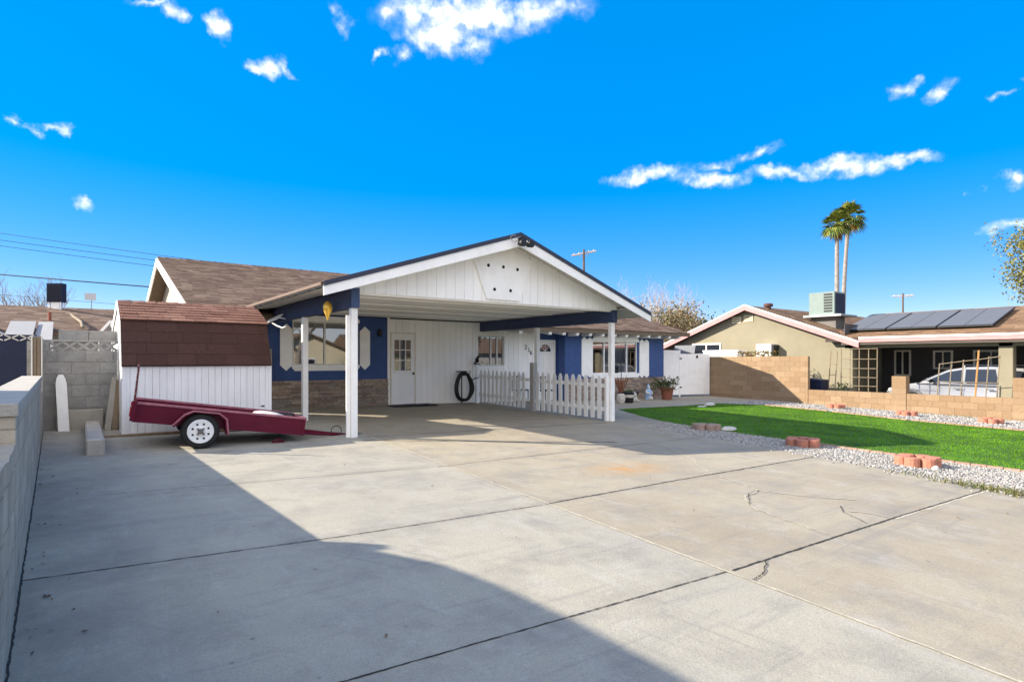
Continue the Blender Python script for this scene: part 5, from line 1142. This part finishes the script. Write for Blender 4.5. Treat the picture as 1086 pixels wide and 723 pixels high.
# the silver car, nose away from the street
t = thing('parked_car', (25.9, 7.2, -.35), 'silver estate car parked in the tan house carport', 'car')
CG = gz(25.9, 7); XN, XF = 25.05, 26.8
prof = [(9.35, .25), (9.45, .45), (9.42, .62), (9.25, .76), (8.75, .92), (8.32, 1.0), (8.04, 1.17), (7.46, 1.48), (6.95, 1.58), (6.2, 1.61), (5.4, 1.56), (4.95, 1.42), (4.65, 1.0), (4.6, .6), (4.62, .35), (4.8, .22), (9.2, .2)]
def car_loft(pr, insets, z_sh):
    n = len(pr); mb = MB(); V = []
    for s_, (xx) in enumerate(insets):
        for (y, z) in pr:
            tz = max(0, z - .92) * .28; x = xx[0] + (tz if xx[1] < 0 else -tz); V.append((x, 7.0 + (y - 7.0) * xx[2], CG + (z if True else 0)))
    F = [tuple(range(n - 1, -1, -1)), tuple(range((len(insets) - 1) * n, len(insets) * n))]
    for i in range(len(insets) - 1): F += [(i * n + k, i * n + (k + 1) % n, (i + 1) * n + (k + 1) % n, (i + 1) * n + k) for k in range(n)]
    return mb.mesh(V, F)
build(car_loft(prof, [(XN + .02, -1, .97), (XN, -1, .985), (XN + .15, -1, 1.0), (XF - .15, 1, 1.0), (XF, 1, .985), (XF - .02, 1, .97)], 0), 'body', CAR, t, True, bevel=.02)
gx = lambda z: XN + .02 + max(0, z - .92) * .28 - .012
for pl in ([(8.08, 1.05), (7.9, 1.17), (7.45, 1.4), (7.02, 1.49), (7.02, 1.03)], [(6.93, 1.03), (6.93, 1.5), (6.1, 1.51), (6.0, 1.03)], [(5.88, 1.05), (5.92, 1.49), (5.4, 1.46), (5.05, 1.14)]):
    build(MB().prism([(gx(z), y, CG + z) for y, z in pl], (.004, 0, 0)), 'side_window', CARG, t)
build(MB().prism([(gx(1.0) + .04, 8.22, CG + 1.07), (XF - .08, 8.22, CG + 1.07), (XF - .2, 7.5, CG + 1.465), (gx(1.4) + .1, 7.5, CG + 1.465)], (0, .008, .012)), 'windscreen', CARG, t)
mb = MB(); mb.box(XN - .004, XN + .03, 4.75, 8.4, CG + .945, CG + .975); build(mb, 'trim_strip', mat('car_trim', (.1, .1, .11), .5), t)
for y in (8.55, 5.55):
    for xx in (XN - .01, XF - .2):
        w_ = build(MB().lathe((xx, y, CG + .33), [(.2, 0), (.3, .0), (.33, .03), (.33, .17), (.3, .21), (.2, .21)], 26, 'x'), 'wheel', RUBBER, t, True)
        build(MB().lathe((xx - .004, y, CG + .33), [(.2, .02), (.19, 0), (.05, .02), (.04, 0)], 18, 'x'), 'rim', STEEL, w_, True)
    mb = MB(); mb.tube([(XN - .004, y + .4 * math.cos(a), CG + .33 + .4 * math.sin(a)) for a in [math.pi * k / 12 for k in range(13)]], .03, 6); build(mb, 'wheel_arch', CAR, t, True)
mb = MB()
for y in (7.15, 6.2): mb.bbox(XN - .03, XN - .002, y - .1, y + .1, CG + .8, CG + .84, .004)
build(mb, 'door_handle', CAR, t)
mb = MB(); mb.blob((XN - .1, 7.9, CG + 1.07), (.1, .07, .07), 10, 6); build(mb, 'mirror', BLACK, t, True)
mb = MB(); mb.blob((XN + .14, 9.28, CG + .68), (.16, .1, .09), 10, 6); build(mb, 'headlight', RIMW, t, True)
mb = MB(); mb.box(XN + .18, XN + .21, 5.2, 7.0, CG + 1.64, CG + 1.665); mb.box(XN + .18, XN + .21, 5.2, 5.25, CG + 1.5, CG + 1.64); mb.box(XN + .18, XN + .21, 6.95, 7.0, CG + 1.5, CG + 1.64); build(mb, 'roof_rail', STEEL, t)
mb = MB()
for y in (7.0, 6.0): mb.box(XN - .003, XN + .01, y - .006, y + .006, CG + .35, CG + .9)
build(mb, 'door_seam', BLACK, t)
# trellises behind the low wall
def trellis(ys, zt, x, lab, m_, rails, lean=0, orange=None):
    t = thing('garden_trellis', (x, (ys[0] + ys[-1]) / 2, -.3), lab, 'trellis', 'wooden trellises behind the low wall')
    for k, y in enumerate(ys):
        top = zt(k); mm = WOODO if k == orange else m_
        build(MB().tube([(x, y, -.4), (x + .03, y - lean * (top + .4), top)], (.017 if k != orange else .027), 5), 'upright', mm, t)
    for z in rails:
        r = z if callable(z) else (lambda k, z=z: z)
        build(MB().tube([(x - .02, ys[k] - lean * (r(k) + .4), r(k)) for k in range(len(ys))], .012, 5), 'rail', m_, t)
trellis([10.3, 9.98, 9.66, 9.34, 9.05], lambda k: 1.9, 23.3, 'square wooden trellis grid at the tan house wall corner', WOODL, [.5, .82, 1.15, 1.5, 1.88])
trellis([10.72, 10.48], lambda k: 1.8, 23.1, 'thin pair of leaning stakes against tan gable wall', WOOD, [.9, 1.3], .06)
trellis([7.15, 6.82, 6.5, 6.12, 5.85, 5.58], lambda k: [1.35, 1.42, 1.48, 1.78, 1.58, 1.6][k], 23.0, 'wide leaning wooden trellis with tall orange stake before the silver car', WOODL, [lambda k: 1.33 + .05 * k, .75], .06, 3)
t = thing('recycling_bin', (23.2, 10.95, -.3), 'dark blue wheeled bin just behind the tall wall end', 'bin')
mb = MB().hexa([(22.9, 10.9, -.3), (23.4, 10.9, -.3), (23.4, 11.35, -.3), (22.9, 11.35, -.3), (22.85, 10.8, .66), (23.45, 10.8, .66), (23.45, 11.4, .66), (22.85, 11.4, .66)]); build(mb, 'body', BINB, t, bevel=.02); build(MB().hexa([(22.82, 10.77, .662), (23.48, 10.77, .662), (23.48, 11.42, .662), (22.82, 11.42, .662), (22.86, 10.8, .7), (23.44, 10.8, .7), (23.44, 11.4, .76), (22.86, 11.4, .76)]), 'lid', BINB, t, bevel=.02)
mb = MB()
for k in range(120): c = Vector((23.0 + R.uniform(-.2, .2), 10.15 + R.gauss(0, .18), .35 + R.uniform(0, .28))); d1 = Vector((R.uniform(-1, 1), R.uniform(-1, 1), R.uniform(-.5, 1))) * .05; d2 = d1.cross(Vector((.3, .5, R.random()))).normalized() * .02; mb.poly([c - d1, c + d2, c + d1, c - d2])
for k in range(8): mb.tube([(23.0, 10.15, -.35), (23 + R.uniform(-.2, .2), 10.15 + R.uniform(-.3, .3), R.uniform(.4, .6))], .008, 4)
tag(build(mb, 'small_shrub', DKGREEN), 'small dark scraggly shrub between blue bin and leaning stakes', 'shrub')

# ------------------------------------------------------------------ neighbours on the left
T = thing('left_house', (-6, 14, 0), 'neighbour house past the left wall, only its white eave end showing', 'house')
LS = mat('left_house_stucco', (.45, .43, .40), .9, .05, 2)
mb = MB(); mb.box(-9, -2.75, 20, 29, -.2, 2.5); build(mb, 'wall', LS, T)
mb = MB(); mb.hexa([(-2.3, 19.6, 2.48), (-2.3, 29.3, 2.48), (-9.5, 29.3, 2.48), (-9.5, 19.6, 2.48), (-2.3, 19.6, 2.6), (-2.3, 29.3, 2.6), (-9.5, 29.3, 3.2), (-9.5, 19.6, 3.2)]); build(mb, 'roof', SHING, T)
mb = MB(); mb.box(-2.33, -2.302, 19.6, 29.3, 2.42, 2.58); build(mb, 'fascia', WHITE, T)
mb = MB(); mb.prism([(-2.3, 7.42, -.2), (-2.3, 7.42, 2.60), (-2.3, 7.38, 2.74), (-2.3, 7.28, 2.72), (-2.3, 7.2, 2.66), (-2.3, 6.9, 2.82), (-2.3, 6.5, 2.88), (-2.3, 5.9, 2.91), (-2.3, 1.0, 2.91), (-2.3, 1.0, -.2)], (-6.5, 0, 0)); build(mb, 'shadow_block', LS, T)  # added unseen block, outline shaped to cast the driveway shadow edge
t = thing('navy_wall', (-3, 14.2, 0), 'dark navy wall topped with pale breeze blocks past the grey wall', 'wall')
mb = MB(); mb.box(-2.7, -.66, 14.15, 14.35, -.2, 1.95); build(mb, 'panel', NAVY, t)
mb = MB()
for k in range(6):
    xa = -2.0 + k * .22
    for (p, q) in (((xa, 1.84), (xa + .2, 1.94)), ((xa, 1.94), (xa + .2, 1.84))): mb.hexa([(p[0], 14.13, p[1] - .012), (q[0], 14.13, q[1] - .012), (q[0], 14.149, q[1] - .012), (p[0], 14.149, p[1] - .012), (p[0], 14.13, p[1] + .012), (q[0], 14.13, q[1] + .012), (q[0], 14.149, q[1] + .012), (p[0], 14.149, p[1] + .012)])
build(mb, 'breeze_block', STONEW, t)
# house beyond the back wall
T = thing('brown_roof_house', (0, 40, .3), 'house with low brown shingle roof beyond the grey block wall', 'house')
mb = MB(); mb.box(-13, 11, 34.7, 45.5, 0, 2.9); build(mb, 'wall', mat('rear_house_stucco', (.4, .38, .34), .9, .05, 2), T)
mb = MB(); roof_slab(mb, (-14, 34, 2.75), (12, 34, 2.75), (12, 40, 4.3), (-14, 40, 4.3), .15); roof_slab(mb, (-14, 40, 4.3), (12, 40, 4.3), (12, 46, 2.75), (-14, 46, 2.75), .15); rf = build(mb, 'roof', SHING, T)
v = Vector((0, 6, 1.55)); mb = MB(); shingles(mb, (-8, 33.98, 2.765), (1, 0, 0), v, 14, v.length, .25, .6); build(mb, 'shingles', SHING, rf)
mb = MB(); mb.tube([(-.5, 38.9, 3.95), (-.1, 36.5, 3.5), (.05, 35.2, 3.3), (.1, 34.3, 3.0)], .07, 8); build(mb, 'conduit', WOODL, T)
mb = MB(); mb.lathe((-1.2, 36.4, 3.3), [(.07, 0), (.07, .5)], 8); build(mb, 'vent_pipe', mat('vent_red', (.3, .1, .06), .8), T)
t = thing('rooftop_cooler', (-.9, 39.2, 4), 'dark square cooler on a pale stand above the brown roof', 'cooler')
a = Vector((-1.44, 39.7, 0)); b = Vector((-.25, 38.8, 0)); d = (b - a).normalized(); nn = Vector((-d.y, d.x, 0)); 
def orth(mb, u0, u1, w0, w1, z0, z1):
    P = [a + d * u0 - nn * 0 + nn * w0, a + d * u1 + nn * w0, a + d * u1 + nn * w1, a + d * u0 + nn * w1]
    return mb.hexa([(p.x, p.y, z0) for p in P] + [(p.x, p.y, z1) for p in P])
build(orth(MB(), 0, .8, 0, .35, 4.55, 5.55), 'cabinet', NAVY, t); mb = MB()
for k in range(8): orth(mb, .05, .75, -.012, -.001, 4.6 + k * .11, 4.66 + k * .11)
build(mb, 'louvre', DARK, t); mb = orth(MB(), .2, .65, .05, .3, 4.1, 4.549)
for u in (.05, .7):
    for w_ in (.02, .28): orth(mb, u, u + .05, w_, w_ + .05, 3.9, 4.549)
build(mb, 'stand', WHITEP, t)
t = thing('patio_cover', (-2.2, 33, 2), 'grey-white sheet patio cover behind the navy wall', 'patio cover')
mb = MB(); 
for k in range(2): mb.hexa([(-2.62 + k * 1.0, 32.4, 2.3), (-1.65 + k * .68, 32.0, 2.3), (-1.62 + k * .62, 34.6, 3.2), (-2.55 + k * 1.0, 35.0, 3.2), (-2.62 + k * 1.0, 32.4, 2.35), (-1.65 + k * .68, 32.0, 2.35), (-1.62 + k * .62, 34.6, 3.25), (-2.55 + k * 1.0, 35.0, 3.25)])
build(mb, 'roof_sheet', PATIO, t)
mb = MB()
for x in (-2.5, -1.0): mb.box(x - .05, x + .05, 32.5, 32.6, .3, 2.34)
build(mb, 'leg', WHITE, t)
t = thing('antenna', (.53, 42, 4), 'small flat antenna panel on a mast above the brown roof', 'antenna')
mb = MB().tube([(.53, 42, 3.6), (.53, 42, 5.1)], .03, 6); build(mb, 'mast', STEEL, t); build(MB().box(.2, .75, 41.9, 41.96, 4.95, 5.35), 'panel', STEEL, t)
t = thing('white_canopy', (.8, 16, 1.8), 'small white scalloped canopy gable peeking above the block wall by shed', 'canopy')
mb = MB(); mb.hexa([(.28, 17.5, 2.05), (.34, 17.5, 2.02), (.62, 17.5, 2.42), (.58, 17.5, 2.46), (.28, 19, 2.05), (.34, 19, 2.02), (.62, 19, 2.42), (.58, 19, 2.46)]); mb.prism([(.6, 17.48, 2.45), (.6, 17.48, 2.3), (.68, 17.48, 2.24), (.78, 17.48, 2.28), (.88, 17.48, 2.22), (.98, 17.48, 2.27), (1.5, 17.48, 2.22), (1.5, 17.48, 2.5)], (0, .05, 0)); build(mb, 'roof_edge', WHITE, t)
build(MB().prism([(.38, 17.52, 2.0), (.62, 17.52, 2.38), (1.5, 17.52, 2.4), (1.5, 17.52, .3), (.38, 17.52, .3)], (0, 1.4, 0)), 'body', mat('canopy_shade', (.2, .2, .2), .9), t)

# ------------------------------------------------------------------ trees, palms, poles, wires
def frond(mb, c, az_, el_, ln, n=11, spread=1.3, wd=.085, droop=.35):
    d = Vector((math.cos(az_) * math.cos(el_), math.sin(az_) * math.cos(el_), math.sin(el_))); side = d.cross(Vector((0, 0, 1))); side = side.normalized() if side.length > .05 else Vector((1, 0, 0)); up = side.cross(d)
    base = Vector(c) + d * ln * .45
    mb.tube([c, base], .025, 4)
    for k in range(n):
        a = (k / (n - 1) - .5) * 2 * spread; dd = d * math.cos(a) + side * math.sin(a); L_ = ln * .62 * (1 - .25 * abs(a) / spread) * R.uniform(.85, 1.1)
        mid = base + dd * L_ * .55; tip = base + dd * L_ + Vector((0, 0, -droop * L_)); wv_ = (up.cross(dd)).normalized() * wd + up * R.uniform(-.02, .02)
        i = len(mb.v); mb.v += [tuple(base), tuple(mid + wv_), tuple(tip), tuple(mid - wv_)]; mb.f.append((i, i + 1, i + 2, i + 3))
def palm(name, x, y, ztop, r, label, lean):
    t = thing(name, (x, y, gz(30, 22)), label, 'palm tree', 'tall fan palms beyond the tan house')
    g = -.2; H = ztop - g; pts = []; rr = []
    for k in range(25):
        f = k / 24; pts.append((x + lean[0] * f * f, y + lean[1] * f * f, g + H * f)); rr.append(.27 - .10 * f + (.15 if k == 0 else 0) + R.uniform(-.012, .012))
    build(MB().tube(pts, rr, 12), 'trunk', PALMT, t, True)
    c = Vector(pts[-1]); mb = MB(); md = MB()
    for k in range(52):
        e = R.uniform(-.75, 1.45); a = k * 2.39996; frond(mb, c + Vector((0, 0, .25)), a, e, R.uniform(.85, 1.1) * r, droop=.25 if e > 0 else .45)
    for k in range(6):
        a = k * 2.4; frond(md, c, a, R.uniform(-1.3, -.7), r * .75, 9, .9, .06, .5)
    build(mb, 'crown', PALMG, t); build(md, 'dry_skirt', PALMD, t)
palm('palm_tree', 62.7, 28.1, 15.1, 1.75, 'slightly shorter fan palm, left of the pair', (.0, .0))
palm('palm_tree', 66.3, 29.2, 16.7, 1.95, 'taller leaning fan palm, right of the pair', (.9, -.3))
def branch(mb, p, d, ln, r, lvl, twist=.5, up=.12, tips=None, split=(2, 3), minr=.008):
    pts = [Vector(p)]; rr = [r]; dd = Vector(d).normalized(); n = 4
    for k in range(n):
        dd = (dd + Vector((R.uniform(-1, 1), R.uniform(-1, 1), R.uniform(-1, 1))) * twist * .35 + Vector((0, 0, up))).normalized()
        pts.append(pts[-1] + dd * ln / n); rr.append(max(minr, r * (1 - .45 * (k + 1) / n)))
    mb.tube(pts, rr, 6 if lvl > 2 else 4, False)
    if tips is not None: tips += pts[2:]
    if lvl == 0: return
    for k in range(R.randint(*split) + (1 if lvl > 2 else 0)):
        i = R.randint(2, n); v = (dd + Vector((R.uniform(-1, 1), R.uniform(-1, 1), R.uniform(-.5, .9))) * (.75 + twist * .4)).normalized()
        branch(mb, pts[i], v, ln * R.uniform(.6, .8), rr[i] * .72, lvl - 1, twist, up, tips, split, minr)
def leaves(mb, pts, n, s, sp, droop=0, long=2.2):
    for k in range(n):
        p = R.choice(pts); c = Vector(p) + Vector((R.gauss(0, sp), R.gauss(0, sp), R.gauss(0, sp)))
        d1 = Vector((R.uniform(-1, 1), R.uniform(-1, 1), R.uniform(-1, 1) - droop)).normalized() * s * R.uniform(.6, 1.3); d2 = d1.cross(Vector((R.uniform(-1, 1), R.uniform(-1, 1), R.uniform(-1, 1)))).normalized() * s / long
        mb.poly([c - d1, c + d2, c + d1, c - d2])
def bare_tree(x, y, h, label, m_, seed, lvl=5, spread=.5, name='bare_tree', r0=.2, zb=None):
    R.seed(seed); z = gz(x, y) if zb is None else zb
    t = thing(name, (x, y, z), label, 'tree'); mb = MB(); mb.tube([(x, y, z - .1), (x + .1, y, z + h * .3)], [r0 * 1.3, r0], 8); build(mb, 'trunk', m_, t, True)
    mb = MB()
    for k in range(5):
        a = k * 1.257 + R.uniform(-.3, .3); branch(mb, (x + .1, y, z + h * .28), (math.cos(a) * spread, math.sin(a) * spread, 1), h * .34, r0 * .5, lvl, .5, .1, minr=.005)
    build(mb, 'crown', m_, t); return t
bare_tree(35.5, 31.0, 7.6, 'bare pale tree behind the carport roof rake', BARKP, 11, 4, .7)
bare_tree(35.2, 27.3, 6.2, 'bare pinkish tree rising over the dry olive bush', BARKP, 5, 4, .8, 'bare_shrub_tree')
bare_tree(-3.0, 50.5, 6.3, 'bare dark tree behind the far-left brown roof', BARK, 8, 4, 1.0, 'leafless_tree')
def bush_tree(x, y, h, r, label, m_, seed, n, s, name, cat='tree', lvl=3, droop=0, bark=BARK, sp=.3):
    R.seed(seed); z = gz(x, y); t = thing(name, (x, y, z), label, cat); tips = []; mb = MB(); mb.tube([(x, y, z - .1), (x, y, z + h * .35)], [.22, .16], 8); build(mb, 'trunk', bark, t, True)
    mb = MB()
    for k in range(6): a = k * 1.05; branch(mb, (x, y, z + h * .33), (math.cos(a) * r / h * 1.8, math.sin(a) * r / h * 1.8, .8), h * .33, .11, lvl, .6, .05, tips)
    build(mb, 'limb', bark, t)
    mb = MB(); leaves(mb, tips, n, s, sp, droop); build(mb, 'crown', m_, t); return t
bush_tree(31.6, 25.2, 5.1, 2.0, 'dry olive-brown bushy tree between the two houses', OLIVE, 3, 4200, .095, 'olive_tree', droop=.6, bark=BARKP, sp=.34)
bush_tree(33.6, 25.4, 4.6, 1.6, 'tan drooping shrub tree against the pink roof edge', OLIVE, 21, 3600, .09, 'dry_shrub_tree', droop=.8, bark=BARKP, sp=.3)
bush_tree(46.0, 34.5, 5.2, 3.0, 'dark green tree far behind the tan house roof', DKGREEN, 6, 3200, .2, 'evergreen_tree', sp=.5)
bush_tree(50.0, 34.0, 5.0, 2.6, 'smaller dark green tree beside the pink roof slope', DKGREEN, 9, 2600, .2, 'evergreen_tree', sp=.5)
bush_tree(43.4, 6.25, 8.6, 3.0, 'yellow-green willowy tree at the right edge past the roof', MESQ, 14, 42000, .10, 'mesquite_tree', lvl=5, droop=.7, sp=.3)
def pole(x, y, ztop, label, armdir):
    t = thing('utility_pole', (x, y, gz(x, y)), label, 'utility pole', 'wooden utility poles'); build(MB().tube([(x, y, gz(x, y) - .2), (x, y, ztop)], [.19, .13], 10), 'pole', POLEW, t, True)
    d = Vector(armdir).normalized(); c = Vector((x, y, ztop - .45)); mb = MB(); p, q = c - d * 1.5, c + d * 1.5; mb.tube([p, q], .1, 6)
    mb.tube([c + Vector((0, 0, -.6)), c + d * .7], .03, 5); mb.tube([c + Vector((0, 0, -.6)), c - d * .7], .03, 5); build(mb, 'crossarm', BARKP, t)
    for k in (-1.2, -.6, .6, 1.2): build(MB().lathe(c + d * k + Vector((0, 0, .07)), [(.05, 0), (.07, .06), (.04, .12), (.06, .18)], 8), 'insulator', STONEW, t)
pole(48.7, 51.0, 14.7, 'wooden utility pole rising behind the carport ridge', (.75, -.6, .18))
pole(108, 38.1, 12.3, 'distant wooden utility pole above the solar panels', (.5, -.86, 0))
for k, (p, q, r, lab) in enumerate((((-4.98, 59.78, 11.25), (4.69, 52.59, 9.62), .018, 'topmost thin power line at the upper left sky'), ((-4.98, 59.78, 10.72), (4.69, 52.59, 9.18), .018, 'second thin power line from the top at left'), ((-4.98, 59.78, 10.28), (4.57, 52.68, 8.74), .018, 'third thin power line from the top at left'), ((-4.98, 59.78, 8.06), (4.4, 52.81, 7.12), .045, 'thick dark cable line just above the brown roof cooler'), ((-4.98, 59.78, 6.5), (4.4, 54.55, 5.72), .014, 'lowest faint wire crossing behind the roof cooler'))):
    P, Q = Vector(p), Vector(q); pts = []
    for j in range(21):
        f = -.9 + 3.4 * j / 20; v = P.lerp(Q, f); v.z += .05 * ((f - .8) ** 2 - .6); pts.append(v)
    tag(build(MB().tube(pts, r, 5), 'power_line', BLACK), lab, 'power line', 'power lines at the left')

# ------------------------------------------------------------------ across the street (seen in the window glass)
R.seed(4)
T = thing('cream_house', (18, -27, -.6), 'cream gabled house across the street behind the viewer', 'house')
GZ = gz(0, -8) - .1
mb = MB(); mb.prism([(13, -26, GZ - .3), (22, -26, GZ - .3), (22, -26, 2.2), (17.5, -26, 3.9), (13, -26, 2.2)], (0, -9, 0)); mb.box(22, 34, -35, -27, GZ - .3, 2.2); build(mb, 'wall', CREAM, T)
mb = MB(); roof_slab(mb, (12.4, -25.4, 2.05), (17.5, -25.4, 4.1), (17.5, -35, 4.1), (12.4, -35, 2.05), .15); roof_slab(mb, (17.5, -25.4, 4.1), (22.6, -25.4, 2.05), (22.6, -35, 2.05), (17.5, -35, 4.1), .15); mb.prism([(22.6, -26.4, 2.1), (22.6, -35.6, 2.1), (22.6, -31, 4.2)], (12, 0, 0)); build(mb, 'roof', SHING, T)
w_ = build(MB().box(16.6, 18.4, -25.99, -25.95, .3, 1.6), 'window', WHITE, T); build(MB().box(16.7, 18.3, -25.945, -25.94, .4, 1.5), 'pane', CARG, w_)
bare_tree(6, -20, 8, 'bare tree across the street behind the viewer', BARK, 31, 5, .8, 'street_tree', .25, GZ)
bush_tree(30, -18, 7, 3, 'leafy tree across the street behind the viewer', DKGREEN, 33, 2500, .25, 'shade_tree', sp=.5)

T = thing('pale_house', (42, -28, -.6), 'pale low house across the street behind the viewer', 'house')
mb = MB(); mb.box(36, 52, -36, -27, GZ - .3, 2.3); build(mb, 'wall', LS, T); mb = MB(); mb.prism([(35.4, -26.4, 2.2), (35.4, -36.6, 2.2), (35.4, -31.5, 4.2)], (17.2, 0, 0)); build(mb, 'roof', SHING, T)
bare_tree(33, -14, 8.5, 'second bare tree across the street behind the viewer', BARK, 41, 5, .9, 'street_tree', .25, GZ)
bare_tree(14, -17, 8, 'third bare tree across the street behind the viewer', BARK, 42, 5, .9, 'street_tree', .25, GZ)
